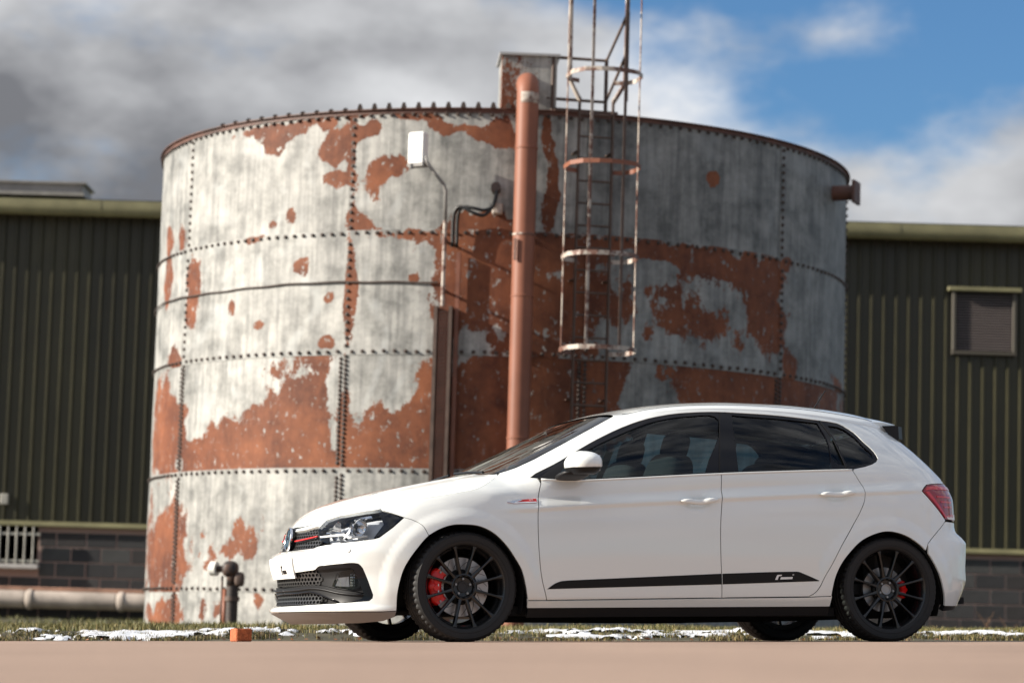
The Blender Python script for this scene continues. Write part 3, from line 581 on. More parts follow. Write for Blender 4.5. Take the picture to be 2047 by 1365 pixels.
# ================================================================ the tank
TX, TY, TR_ = -.231, 30.4, 3.93
ZR = [-.60, .43, 1.64, 2.85, 4.06, 5.27]
def tk(a, r, z): a = rad(a); return Vector((r*math.sin(a), -r*math.cos(a), z))      # tank frame: a from the camera side, to the right
def m_tank_make():
    m = bpy.data.materials.new('galvanised_and_red_oxide'); m.use_nodes = True; t = m.node_tree; b = t.nodes['Principled BSDF']
    nn = lambda ty, **k: (lambda n: ([setattr(n, a, v) for a, v in k.items()], n)[1])(t.nodes.new(ty)); lk = t.links.new
    at = nn('ShaderNodeAttribute', attribute_name='paint'); tcn = nn('ShaderNodeTexCoord'); oi = nn('ShaderNodeObjectInfo')
    of = nn('ShaderNodeVectorMath', operation='SCALE'); of.inputs[0].default_value = (13, 7, 5); lk(oi.outputs['Random'], of.inputs['Scale'])
    ps = nn('ShaderNodeVectorMath', operation='ADD'); lk(tcn.outputs['Object'], ps.inputs[0]); lk(of.outputs[0], ps.inputs[1])
    def noise(sc, det, vec=(1, 1, 1), ro=.6, src=None):
        mp = nn('ShaderNodeMapping'); mp.inputs['Scale'].default_value = vec; lk((src or ps.outputs[0]), mp.inputs[0])
        n = nn('ShaderNodeTexNoise'); n.inputs['Scale'].default_value = sc; n.inputs['Detail'].default_value = det; n.inputs['Roughness'].default_value = ro; lk(mp.outputs[0], n.inputs['Vector']); return n.outputs['Fac']
    def ramp(f, p0, c0, p1, c1, mid=None):
        r = nn('ShaderNodeValToRGB'); e = r.color_ramp.elements; e[0].position = p0; e[0].color = (*c0, 1); e[1].position = p1; e[1].color = (*c1, 1)
        if mid: q = e.new(mid[0]); q.color = (*mid[1], 1)
        lk(f, r.inputs[0]); return r.outputs[0]
    fine = noise(16, 7, (1, 1, .8), .68)
    ma = nn('ShaderNodeMath', operation='MULTIPLY_ADD'); fin2 = noise(52, 5, (1, 1, .7), .7); mc = nn('ShaderNodeMath', operation='MULTIPLY_ADD'); lk(fin2, mc.inputs[0]); mc.inputs[1].default_value = .80; lk(at.outputs['Fac'], mc.inputs[2]); lk(fine, ma.inputs[0]); ma.inputs[1].default_value = 1.05; lk(mc.outputs[0], ma.inputs[2])
    mb_ = nn('ShaderNodeMapRange'); mb_.inputs['From Min'].default_value = 1.475; mb_.inputs['From Max'].default_value = 1.505; lk(ma.outputs[0], mb_.inputs[0]); mask0 = mb_.outputs[0]
    fk = ramp(noise(17, 8, (1, 1, .65), .72), .605, (1, 1, 1), .625, (0, 0, 0)); fk2 = ramp(noise(6, 9, (1, 1, .6), .75), .64, (1, 1, 1), .655, (0, 0, 0))
    mm = nn('ShaderNodeMath', operation='MULTIPLY'); lk(mask0, mm.inputs[0]); lk(fk, mm.inputs[1]); mm2 = nn('ShaderNodeMath', operation='MULTIPLY'); lk(mm.outputs[0], mm2.inputs[0]); lk(fk2, mm2.inputs[1])
    sk_ = ramp(noise(21, 8, (1, 1, .7), .72), .64, (0, 0, 0), .66, (1, 1, 1)); nr = nn('ShaderNodeMapRange'); lk(at.outputs['Fac'], nr.inputs[0]); nr.inputs['From Min'].default_value = .18; nr.inputs['From Max'].default_value = .30
    sp2 = nn('ShaderNodeMath', operation='MULTIPLY'); lk(sk_, sp2.inputs[0]); lk(nr.outputs[0], sp2.inputs[1]); mxm = nn('ShaderNodeMath', operation='MAXIMUM'); lk(mm2.outputs[0], mxm.inputs[0]); lk(sp2.outputs[0], mxm.inputs[1]); mask = mxm.outputs[0]
    # galvanised sheet: spangle, streaks, white oxide
    stre = noise(5, 6, (3.2, 3.2, .22)); blot = noise(2.6, 10, (1, 1, 1.2), .72); swirl = noise(1.6, 3, (1, 1, 2.0))
    g1 = ramp(blot, .36, (.155, .157, .150), .64, (.40, .395, .375), (.5, (.285, .285, .272)))
    g2 = ramp(stre, .38, (.66, .66, .66), .60, (1.14, 1.13, 1.11))
    mx = nn('ShaderNodeMix', data_type='RGBA', blend_type='MULTIPLY'); mx.inputs['Factor'].default_value = .85; lk(g1, mx.inputs['A']); lk(g2, mx.inputs['B'])
    wv = nn('ShaderNodeTexWave', wave_type='RINGS', rings_direction='Z'); wv.inputs['Scale'].default_value = .9; wv.inputs['Distortion'].default_value = 9; wv.inputs['Detail'].default_value = 2; lk(ps.outputs[0], wv.inputs['Vector'])
    ox = nn('ShaderNodeMix', data_type='RGBA', blend_type='MIX'); ox.inputs['B'].default_value = (.42, .43, .42, 1)
    oxf = nn('ShaderNodeMath', operation='MULTIPLY'); lk(ramp(wv.outputs['Fac'], .7, (0, 0, 0), 1., (.6, .6, .6)), oxf.inputs[0]); lk(ramp(swirl, .48, (0, 0, 0), .62, (.8, .8, .8)), oxf.inputs[1]); lk(oxf.outputs[0], ox.inputs['Factor']); lk(mx.outputs['Result'], ox.inputs['A'])
    # red-oxide paint
    p1 = ramp(noise(1.7, 10, ro=.74), .36, (.090, .038, .027), .64, (.235, .090, .047), (.5, (.165, .064, .037)))
    p2 = ramp(noise(9, 5, (1.6, 1.6, .5)), .35, (.80, .78, .76), .7, (1.15, 1.12, 1.08)); pm = nn('ShaderNodeMix', data_type='RGBA', blend_type='MULTIPLY'); pm.inputs['Factor'].default_value = .6; lk(p1, pm.inputs['A']); lk(p2, pm.inputs['B'])
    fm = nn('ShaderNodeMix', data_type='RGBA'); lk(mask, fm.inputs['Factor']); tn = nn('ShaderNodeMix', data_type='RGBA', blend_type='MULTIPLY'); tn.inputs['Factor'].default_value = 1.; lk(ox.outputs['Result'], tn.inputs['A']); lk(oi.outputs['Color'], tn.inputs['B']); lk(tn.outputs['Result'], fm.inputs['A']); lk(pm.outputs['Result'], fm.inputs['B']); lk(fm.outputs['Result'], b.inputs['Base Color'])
    b.inputs['Metallic'].default_value = 0.
    im = nn('ShaderNodeMath', operation='MULTIPLY_ADD'); lk(mask, im.inputs[0]); im.inputs[1].default_value = -.10; im.inputs[2].default_value = .10; lk(im.outputs[0], b.inputs['Metallic'])
    ro = nn('ShaderNodeMapRange'); lk(blot, ro.inputs[0]); ro.inputs['To Min'].default_value = .50; ro.inputs['To Max'].default_value = .68; sp_ = nn('ShaderNodeMath', operation='MULTIPLY_ADD'); lk(mask, sp_.inputs[0]); sp_.inputs[1].default_value = -.28; sp_.inputs[2].default_value = .40; lk(sp_.outputs[0], b.inputs['Specular IOR Level']); lk(ro.outputs[0], b.inputs['Roughness'])
    hs = nn('ShaderNodeMath', operation='MULTIPLY_ADD'); lk(noise(1.1, 2, src=ps.outputs[0]), hs.inputs[0]); hs.inputs[1].default_value = 3.; lk(mask, hs.inputs[2])
    hs2 = nn('ShaderNodeMath', operation='MULTIPLY_ADD'); lk(stre, hs2.inputs[0]); hs2.inputs[1].default_value = .6; lk(hs.outputs[0], hs2.inputs[2])
    bp = nn('ShaderNodeBump'); bp.inputs['Strength'].default_value = .22; bp.inputs['Distance'].default_value = .008; lk(hs2.outputs[0], bp.inputs['Height']); lk(bp.outputs[0], b.inputs['Normal'])
    return m
def two_tone(name, ca, cb, sc):
    m = mat(name, ca, .6); t = m.node_tree; b = t.nodes['Principled BSDF']; tcn = t.nodes.new('ShaderNodeTexCoord'); n = t.nodes.new('ShaderNodeTexNoise'); n.inputs['Scale'].default_value = sc; n.inputs['Detail'].default_value = 8; n.inputs['Roughness'].default_value = .7
    t.links.new(tcn.outputs['Object'], n.inputs['Vector']); r = t.nodes.new('ShaderNodeValToRGB'); e = r.color_ramp.elements; e[0].position = .46; e[0].color = (*cb, 1); e[1].position = .54; e[1].color = (*ca, 1)
    t.links.new(n.outputs['Fac'], r.inputs[0]); t.links.new(r.outputs[0], b.inputs['Base Color']); return m
m_tank = m_tank_make()
m_ox = mat('red_oxide_steel', (.19, .072, .043), .55, var=.3, vscale=5, bump=.2)
m_rim = mat('dark_rusty_rim', (.11, .05, .036), .6, var=.55, vscale=3)
m_oxpipe = mat('red_oxide_pipe', (.215, .085, .052), .5, spec=.3, var=.2, vscale=2)
m_boltd = mat('weathered_bolt', (.06, .042, .034), .6, var=.3)
m_galv = mat('galvanised_steel', (.40, .40, .39), .45, metal=.3, var=.25, vscale=6)
m_rustbar = two_tone('flaking_white_bar', (.43, .38, .33), (.13, .06, .042), 5.5)
m_dkbar = mat('rusty_dark_bar', (.085, .055, .042), .6, var=.4, vscale=9)
tank = empty('storage_tank', Matrix.Translation((TX, TY, 0)))
tag(tank, 'huge round bolted steel tank of galvanised panels with peeling red-brown paint', 'tank')
def paint_f(a, z, seed, zlo, zhi):
    s = np.zeros_like(a); x = np.radians(a)*TR_
    wx = (fbm(x*1.6+seed, z*1.6, 5, .6)-.5)*.45; wz = (fbm(x*1.6, z*1.6+seed+40, 5, .6)-.5)*.55
    for pa, pz, rx, rz, am in PATCH:
        if not (zlo - .06 < pz < zhi + .06): continue          # each sheet has flaked on its own
        k = np.minimum(1, np.maximum(rx, .12)/.25); dx = (x + wx*k - math.radians(pa)*TR_)/max(rx, .05); dz = (z + wz*k - pz)/max(rz, .05)
        s = s + am*np.exp(-(dx*dx + dz*dz)**(1.25 if rx > .25 else 1.6)*.72)
    n = fbm(x*2.2+seed, z*1.5, 6, .6) - .5; n2 = fbm(x*7+seed+9, z*4.5+2, 4, .6) - .5
    return np.clip(s, -.4, 1.15) + (n*1.35 + n2*1.15)*np.clip(.40 + s*1.2, .34, 1)
bsp = lambda r: .080 if r >= 3 else .046
bolt_v, bolt_f = None, None
def bolt_geo():
    b = MB(); b.lathe([(0, .021), (.012, .021), (.0145, .017), (.0145, .006), (.021, .005), (.022, 0)], 8, axis='y'); return b
bg_ = bolt_geo()
def add_bolt(b, a, z, r):
    R = Matrix.Rotation(rad(a), 3, 'Z'); M3 = Matrix(((-1, 0, 0), (0, -1, 0), (0, 0, 1)))
    b.add([R @ (Vector((v[0], -v[1], v[2])) + Vector((0, -r, z))) for v in bg_.v], bg_.f)
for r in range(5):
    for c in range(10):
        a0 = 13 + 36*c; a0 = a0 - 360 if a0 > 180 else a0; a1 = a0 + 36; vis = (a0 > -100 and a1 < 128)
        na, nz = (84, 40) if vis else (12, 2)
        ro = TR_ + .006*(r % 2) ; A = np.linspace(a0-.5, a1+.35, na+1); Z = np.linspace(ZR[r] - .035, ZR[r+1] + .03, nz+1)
        AA, ZZ = np.meshgrid(A, Z, indexing='ij'); rr = ro + .007*(1-(AA-a0)/36) 
        if vis: rr = rr + .012*(fbm(np.radians(AA)*TR_*.9+r*7+c*3, ZZ*.9+c*5, 2)-.5)*np.sin(np.clip((AA-a0)/36, 0, 1)*math.pi)*np.sin(np.clip((ZZ-ZR[r])/1.21, 0, 1)*math.pi)
        V = np.stack([rr*np.sin(np.radians(AA)), -rr*np.cos(np.radians(AA)), ZZ], -1).reshape(-1, 3); b_ = nz+1
        F = [(i*b_+j, (i+1)*b_+j, (i+1)*b_+j+1, i*b_+j+1) for i in range(na) for j in range(nz)]
        # rolled edge back to the wall
        E = [i*b_ for i in range(na+1)]; k0 = len(V); Ve = V[E]*np.array([(ro-.02)/(ro+.0), (ro-.02)/(ro+.0), 1]); V = np.concatenate([V, Ve]); F += [(E[i], k0+i, k0+i+1, E[i+1]) for i in range(na)]
        E = [j for j in range(b_)]; k0 = len(V); V = np.concatenate([V, V[E]*np.array([(ro-.02)/ro, (ro-.02)/ro, 1])]); F += [(E[j], E[j+1], k0+j+1, k0+j) for j in range(nz)]
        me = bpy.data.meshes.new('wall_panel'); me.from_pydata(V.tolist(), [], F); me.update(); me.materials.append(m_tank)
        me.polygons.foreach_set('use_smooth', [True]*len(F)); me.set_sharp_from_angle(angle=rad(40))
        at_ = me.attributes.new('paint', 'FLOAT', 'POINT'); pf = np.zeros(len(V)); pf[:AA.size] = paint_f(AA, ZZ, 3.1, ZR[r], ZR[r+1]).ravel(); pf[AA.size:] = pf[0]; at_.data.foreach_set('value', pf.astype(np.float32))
        pn = link('wall_panel', me, tank); g_ = rng.uniform(.93, 1.05)*(.74 if a0 > 10 else 1.); pn.color = (g_*(.95 if a0 > 10 else 1), g_*(.98 if a0 > 10 else 1), g_, 1)  # right-hand sheets darker and bluer: the tank's shaded side painted into the colour
        if vis:
            b = MB()
            for z in np.arange(ZR[r]+.06, ZR[r+1]-.03, bsp(r)): add_bolt(b, a0 + rng.normal(0, .02), z, ro + .007)
            if r < 2 or r == 2:
                for z in np.arange(ZR[r]+.08, ZR[r+1]-.03, bsp(r)*1.0): add_bolt(b, a0 - .85, z, ro + .001)
            for a in np.arange(a0+1.0, a1-.2, 1.68): add_bolt(b, a, ZR[r+1] + rng.normal(0, .002), TR_ + .012)
            tag(b.build('bolts', m_boltd, pn, smooth=True, ang=40), kind='stuff')
# top rim angle
b = MB(); pr = [(TR_-.03, 5.285), (TR_+.016, 5.285), (TR_+.018, 5.315), (TR_+.045, 5.325), (TR_+.045, 5.335), (TR_-.03, 5.335)]
b.lathe([(r, z) for r, z in pr], 160, axis='z'); b.build('top_rim', m_rim, tank, smooth=True, ang=30)
# roof: sheet with raised ribs running back from the rim
b = MB(); b.lathe([(.02, 5.55), (TR_-.02, 5.325)], 64, axis='z'); 
b.build('roof_sheet', m_galv, tank)
for x in np.arange(-3.0, .05, .152):
    yy = -math.sqrt((TR_+.05)**2 - x*x); h = .055 if x > -1.6 else .022
    b = MB(); b.add([(x-.03, yy, 5.335), (x-.014, yy, 5.335+h), (x+.014, yy, 5.335+h), (x+.03, yy, 5.335), (x-.03, yy+1.6, 5.36), (x-.014, yy+1.6, 5.36+h), (x+.014, yy+1.6, 5.36+h), (x+.03, yy+1.6, 5.36)], [(0, 1, 2, 3), (0, 4, 5, 1), (1, 5, 6, 2), (2, 6, 7, 3)])
    b.build('roof_rib', m_boltd, tank)
# hatch housing on the rim
def tbox(b, a, r, z, d, m=0, bev=0.): b.box(tk(a, r, z), d, rot=Matrix.Rotation(rad(a), 4, 'Z'), bev=bev, mi=m)
hb = MB(); tbox(hb, 3.6, TR_-.33, 5.62, (.56, .60, .56)); ho = hb.build('hatch_housing', m_tank, tank)
at_ = ho.data.attributes.new('paint', 'FLOAT', 'POINT'); at_.data.foreach_set('value', np.array([.75, .2, .2, .3, .62, .2, .1, .2], np.float32))
b = MB(); tbox(b, 3.6, TR_-.33, 5.91, (.62, .66, .025)); b.build('hatch_lid', m_galv, tank)
# side outlet
b = MB(); b.tube([tk(67.5, TR_-.05, 4.98), tk(67.5, TR_+.24, 4.98)], .085, 16); q = MB(); q.box((0, 0, 0), (.25, .035, .25), bev=.004); q.xf(Matrix.Translation(tk(67.5, TR_+.26, 4.98)) @ Matrix.Rotation(rad(67.5), 4, 'Z')); b.add(q.v, q.f); b.build('overflow_outlet', m_rim, tank, smooth=True, ang=35)
# cable strung round the wall
b = MB(); b.tube([tk(a, TR_+.03, 3.555 + .008*math.sin(a*.16) + .004*math.sin(a*.7)) for a in np.linspace(-88, -9, 60)], .009, 6); tag(b.build('wall_cable', m_boltd, None), 'thin dark cable strung round the left side of the tank wall', 'cable').location = (TX, TY, 0)
# ---- red-brown vent pipe
vp = empty('vent_pipe', Matrix.Translation((TX, TY, 0))); tag(vp, 'tall red-brown pipe with an elbow top running up the front of the tank', 'pipe')
rc = TR_ + .20; pts = [tk(3.25, rc, -.2), tk(3.25, rc, 5.43)]
for k in range(1, 9): a = rad(90)*k/8; pts.append(tk(3.25, rc - .16*(1-math.cos(a)), 5.43 + .16*math.sin(a)))
pts.append(tk(3.25, rc-.5, 5.59))
b = MB(); b.tube(pts, .112, 28); b.build('pipe_run', m_oxpipe, vp, smooth=True, ang=50)
for z in (1.98, 3.40, 4.02, 4.90): b = MB(); b.lathe([(.113, -.012), (.1175, -.008), (.1175, .008), (.113, .012)], 28, axis='z'); b.xf(Matrix.Translation(tk(3.25, rc, z))); b.build('pipe_joint', m_oxpipe if z != 4.02 else m_rustbar, vp, smooth=True, ang=40)
b = MB(); b.lathe([(.1135, -.05), (.1185, -.03), (.1185, .03), (.1135, .06)], 28, axis='z', a0=-2.2, a1=-.4); b.xf(Matrix.Translation(tk(3.25, rc, 5.40))); b.build('flaking_tape', m_rustbar, vp)
b = MB(); b.box(tk(2.0, rc+.105, 3.86), (.022, .02, .22), rot=Matrix.Rotation(rad(-22), 4, 'Z')); b.build('flaking_tape', m_rustbar, vp)
for z in (1.3, 2.9, 4.5): b = MB(); b.bar(tk(3.25, TR_, z), tk(3.25, rc, z), .05, .05); b.build('pipe_bracket', m_ox, vp)
# ---- cable duct, conduit and lamp head
dk = empty('cable_duct', Matrix.Translation((TX, TY, 0))); tag(dk, 'rusty brown steel channel with mesh standing against the tank left of the tall pipe', 'duct')
for a, wd, dp in ((-8.9, .035, .12), (-6.8, .035, .12)): b = MB(); q = MB(); q.box((0, 0, 0), (wd, dp, 3.35)); q.xf(Matrix.Translation(tk(a, TR_+.08, 1.62)) @ Matrix.Rotation(rad(a), 4, 'Z')); b.add(q.v, q.f); b.build('channel_side', m_dkbar, dk)
b = MB(); q = MB(); q.box((0, 0, 0), (.10, .03, 3.3)); q.xf(Matrix.Translation(tk(-7.85, TR_+.09, 1.6)) @ Matrix.Rotation(rad(-7.85), 4, 'Z')); b.add(q.v, q.f); b.build('channel_back', m_ox, dk)
b = MB(); q = MB(); q.box((0, 0, 0), (.04, .04, 3.9)); q.xf(Matrix.Translation(tk(-6.0, TR_+.06, 1.9)) @ Matrix.Rotation(rad(-6), 4, 'Z')); b.add(q.v, q.f); b.build('cable_strip', m_ox, dk)
b = MB()
for k in range(90): z = .1 + k*.036; b.bar(tk(-8.4, TR_+.135, z), tk(-7.3, TR_+.135, z+.012), .008, .004)
tag(b.build('mesh_guard', m_dkbar, dk), kind='stuff')
lh = empty('lamp_pole', Matrix.Translation((TX, TY, 0))); tag(lh, 'white box-shaped lamp head on a bent conduit at the upper tank wall', 'lamp')
b = MB(); b.tube([tk(-7.7, TR_+.24, 3.28), tk(-7.7, TR_+.24, 4.14)], .021, 12); b.build('conduit', m_rustbar, lh, smooth=True, ang=40)
b = MB(); b.tube([tk(-7.7, TR_+.24, 4.12), tk(-7.7, TR_+.26, 4.44), tk(-7.95, TR_+.28, 4.50), tk(-10.1, TR_+.36, 4.70), tk(-10.4, TR_+.36, 4.78)], .017, 10); b.build('bent_arm', m_grey, lh, smooth=True)
b = MB(); q = MB(); q.box((0, 0, 0), (.185, .10, .325), bev=.012); q.xf(Matrix.Translation(tk(-11.6, TR_+.31, 4.86)) @ Matrix.Rotation(rad(-30), 4, 'Z')); b.add(q.v, q.f); b.build('lamp_head', mat('white_plastic', (.80, .80, .78), .4), lh)
b = MB(); q = MB(); q.box((0, 0, 0), (.19, .105, .03), bev=.004); q.xf(Matrix.Translation(tk(-11.6, TR_+.31, 4.685)) @ Matrix.Rotation(rad(-30), 4, 'Z')); b.add(q.v, q.f); q = MB(); b.tube([tk(-12.2, TR_+.40, 4.64), tk(-12.2, TR_+.40, 4.69)], .022, 10); b.build('lamp_base', m_grey, lh)
for z in (3.45, 3.95): b = MB(); b.bar(tk(-7.7, TR_, z), tk(-7.7, TR_+.24, z), .03, .02); b.build('standoff', m_dkbar, lh)
# junction box with two looped cables
jb = empty('junction_box', Matrix.Translation((TX, TY, 0))); tag(jb, 'small pale junction box with looping black cables beside the tall pipe', 'junction box')
b = MB(); tbox(b, -.6, TR_+.05, 4.30, (.105, .09, .115), bev=.012); b.build('box_body', m_rustbar, jb)
for k, (a0, dz) in enumerate(((-6.9, 0), (-6.3, -.02))):
    q = [tk(a0, TR_+.08, 3.9), tk(a0, TR_+.09, 4.16), tk(a0+.35, TR_+.11, 4.27), tk(a0+1.2, TR_+.13, 4.30), tk(-3.8, TR_+.15, 4.235 + .05*k), tk(-2.4, TR_+.14, 4.22 + .05*k), tk(-1.2, TR_+.12, 4.32), tk(-.75, TR_+.10, 4.46), tk(-.9, TR_+.06, 4.52)]
    pz = crom(np.arange(len(q)), np.array([tuple(p) for p in q]), np.linspace(0, len(q)-1, 50)); b = MB(); b.tube(pz.tolist(), .018, 8); b.build('looped_cable', mat('black_cable', (.012, .012, .012), .45) if k == 0 else bpy.data.materials['black_cable'], jb, smooth=True)
b = MB(); b.tube([tk(-.9, TR_, 4.50), tk(-.9, TR_+.10, 4.52)], .05, 12); b.build('cable_gland', m_dkbar, jb)
# ---- caged ladder
LA = 13.0
ld = empty('caged_ladder', Matrix.Translation((TX, TY, 0))); tag(ld, 'rusty steel ladder with a hooped safety cage going up the tank', 'ladder')
ex = Vector((math.cos(rad(LA)), math.sin(rad(LA)), 0)); er = Vector((math.sin(rad(LA)), -math.cos(rad(LA)), 0))
def lp(x, o, z): return er*(TR_+o) + ex*x + Vector((0, 0, z))
for sx in (-1, 1):
    b = MB(); b.bar(lp(sx*.175, .20, .6), lp(sx*.175, .20, 5.45), .016, .06, up=er); b.build('stile', m_dkbar, ld)
    b = MB(); b.tube([lp(sx*.175, .20, 5.42), lp(sx*.29, .22, 5.62), lp(sx*.30, .22, 6.95)], .024, 10); b.build('grab_stile', m_rustbar, ld, smooth=True, ang=60)
rm = None
for k in range(22):
    z = .75 + .2265*k
    if z > 5.4: break
    b = MB(); b.tube([lp(-.175, .20, z), lp(.175, .20, z)], .011, 8); b.build('rung', m_dkbar, ld, smooth=True, ang=50)
def hoop(z, m1, m2, half=.36, dep=.66):
    pts = [(-.175-.01, .20), (-half, .30), (-half-.0, .30+.12)]
    prof_ = [(-.185, .20), (-.30, .24), (-half, .36), (-half, .62), (-.27, .78), (-.12, .845), (0, .86), (.12, .845), (.27, .78), (half, .62), (half, .36), (.30, .24), (.185, .20)]
    P = [lp(x, o, z) for x, o in prof_]; b = MB(); b2 = MB()
    v = []; f = []
    for i, p in enumerate(P):
        d = (P[min(i+1, len(P)-1)] - P[max(i-1, 0)]).normalized(); n_ = d.cross(Vector((0, 0, 1)))
        v += [p - n_*.003 + Vector((0, 0, -.022)), p + n_*.003 + Vector((0, 0, -.022)), p + n_*.003 + Vector((0, 0, .022)), p - n_*.003 + Vector((0, 0, .022))]
    for i in range(len(P)-1):
        for j in range(4): f.append((i*4+j, i*4+(j+1) % 4, (i+1)*4+(j+1) % 4, (i+1)*4+j))
    b.add(v, f); b.build('cage_hoop', m1, ld)
for z, m in ((2.86, m_rustbar), (3.79, m_rustbar), (4.70, m_oxpipe), (5.62, m_rustbar), (6.55, m_rustbar)): hoop(z, m, m)
for x, o, m in ((-.352, .40, m_rustbar), (0.13, .835, m_dkbar), (.352, .55, m_rustbar), (-.20, .805, m_rustbar)):
    b = MB(); b.bar(lp(x, o, 2.83), lp(x, o, 7.2), .030, .008, up=er if abs(x) < .3 else ex); b.build('cage_bar', m, ld)
for z in (1.2, 2.4, 3.6, 4.9):
    for sx in (-1, 1): b = MB(); b.bar(lp(sx*.175, 0, z), lp(sx*.175, .20, z), .05, .01); b.build('wall_bracket', m_dkbar, ld)
# guard rail round the ladder head
gr = empty('guard_rail', Matrix.Translation((TX, TY, 0))); tag(gr, 'brown tubular guard rail beside the hatch at the ladder head', 'railing')
gp_ = [tk(7.4, TR_-.08, 0), tk(12.4, TR_-.02, 0), tk(14.9, TR_+.03, 0)]
gq = [lp(-.40, -.05, 0), lp(.16, -.05, 0), lp(.28, .30, 0)]
for k, p in enumerate((gq[0], gq[1], gq[2])): b = MB(); b.tube([p + Vector((0, 0, 5.33 if k < 2 else 5.42)), p + Vector((0, 0, 5.92 if k < 2 else 6.34))], .020, 8); b.build('post', m_dkbar, gr, smooth=True, ang=50)
for z, z2 in ((5.90, 6.33), (5.47, 5.92)): b = MB(); b.tube([gq[0] + Vector((-.06, 0, z)), gq[1] + Vector((0, 0, z)), gq[2] + Vector((0, 0, z2))], .018, 8); b.build('rail', m_dkbar, gr, smooth=True, ang=60)
b = MB(); q = MB(); q.box((0, 0, 0), (.66, .12, .03)); q.xf(Matrix.Translation(lp(-.06, -.02, 5.345)) @ Matrix.Rotation(rad(LA), 4, 'Z')); b.add(q.v, q.f); b.build('step_plate', m_dkbar, gr)
# ---- drain valve at the foot
vl = empty('drain_valve', Matrix.Translation((TX, TY, 0))); tag(vl, 'black lagged stand pipe with a valve and white cap at the foot of the tank', 'valve')
va = -37.3
b = MB(); b.tube([tk(va+.45, TR_+.42, -.1), tk(va+.45, TR_+.42, .46)], .062, 14); b.build('lagged_pipe', two_tone('brown_black_lagging', (.055, .034, .026), (.018, .016, .015), 60), vl, smooth=True, ang=50)
b = MB(); b.tube([tk(va+.45, TR_+.42, .30), tk(va+.45, TR_+.42, .345)], .078, 14); b.build('pipe_flange', m_dkbar, vl, smooth=True, ang=40)
b = MB(); b.tube([tk(va-1.1, TR_+.45, -.1), tk(va-1.1, TR_+.45, .55)], .012, 8); b.build('thin_pipe', m_dkbar, vl, smooth=True)
b = MB(); b.tube([tk(va-.6, TR_+.44, -.1), tk(va-.6, TR_+.44, .42)], .026, 10); b.build('thin_pipe', m_oxpipe, vl, smooth=True)
b = MB(); b.tube([tk(va+.4, TR_+.43, .64), tk(va+.42, TR_+.43, .45)], .055, 14); b.sellip(tk(va+.2, TR_+.44, .62), (.085, .085, .085), .8, .8); b.build('valve_body', two_tone('dark_rusty_valve', (.022, .019, .018), (.075, .036, .022), 14), vl, smooth=True)
b = MB(); b.tube([tk(va+.2, TR_+.44, .62), tk(va-1.6, TR_+.50, .62)], .035, 12); b.build('valve_spindle', bpy.data.materials['dark_rusty_valve'], vl, smooth=True, ang=50)
b = MB(); b.tube([tk(va-1.5, TR_+.50, .62), tk(va-2.25, TR_+.52, .62)], .072, 20); b.build('white_cap', mat('white_cap', (.78, .77, .72), .5), vl, smooth=True, ang=50)
b = MB(); b.sellip(tk(va+1.4, TR_+.40, .52), (.05, .05, .075), .6, .6); b.build('side_flange', m_dkbar, vl, smooth=True)
# ---------------------------------------------------------------- panels cut on the surfaces
def sm(pts, n=6):                       # smooth an open polyline
    p = np.array(pts, float); t = np.concatenate([[0], np.cumsum(np.hypot(*np.diff(p, axis=0).T))])
    return [tuple(q) for q in crom(t, p, np.linspace(0, t[-1], (len(p)-1)*n+1))]
def dens(pts, step):
    o = []
    for i in range(len(pts)):
        a = np.array(pts[i]); b = np.array(pts[(i+1) % len(pts)]); k = max(1, int(np.ceil(np.hypot(*(b-a))/step)))
        o += [tuple(a + (b-a)*j/k) for j in range(k)]
    return o
def inset(pts, g, axis0=False):
    p = np.array(pts, float); ar = .5*np.sum(p[:, 0]*np.roll(p[:, 1], -1) - np.roll(p[:, 0], -1)*p[:, 1])
    if ar < 0: p = p[::-1]
    e = np.roll(p, -1, 0) - p; l = np.maximum(np.hypot(*e.T), 1e-9); nn = np.stack([-e[:, 1]/l, e[:, 0]/l], 1)
    m = nn + np.roll(nn, 1, 0); d = np.maximum((m*nn).sum(1), .6); q = p + m/d[:, None]*g
    if axis0: q[np.abs(p[:, 0]) < 1e-6, 0] = 0
    return [tuple(x) for x in q]
def inpoly(P, poly):
    x, y = P[:, 0], P[:, 1]; r = np.zeros(len(P), bool); q = np.array(poly); n = len(q)
    for i in range(n):
        x0, y0 = q[i]; x1, y1 = q[(i+1) % n]
        c = (y0 > y) != (y1 > y)
        with np.errstate(divide='ignore', invalid='ignore'): r ^= c & (x < (x1-x0)*(y-y0)/(y1-y0) + x0)
    return r
def mindist(P, poly):
    q = np.array(poly); a = q; b = np.roll(q, -1, 0); d = np.full(len(P), 9.)
    for i in range(len(q)):
        e = b[i]-a[i]; t = np.clip(((P-a[i])@e)/max(e@e, 1e-12), 0, 1); d = np.minimum(d, np.hypot(*(P-a[i]-t[:, None]*e).T))
    return d
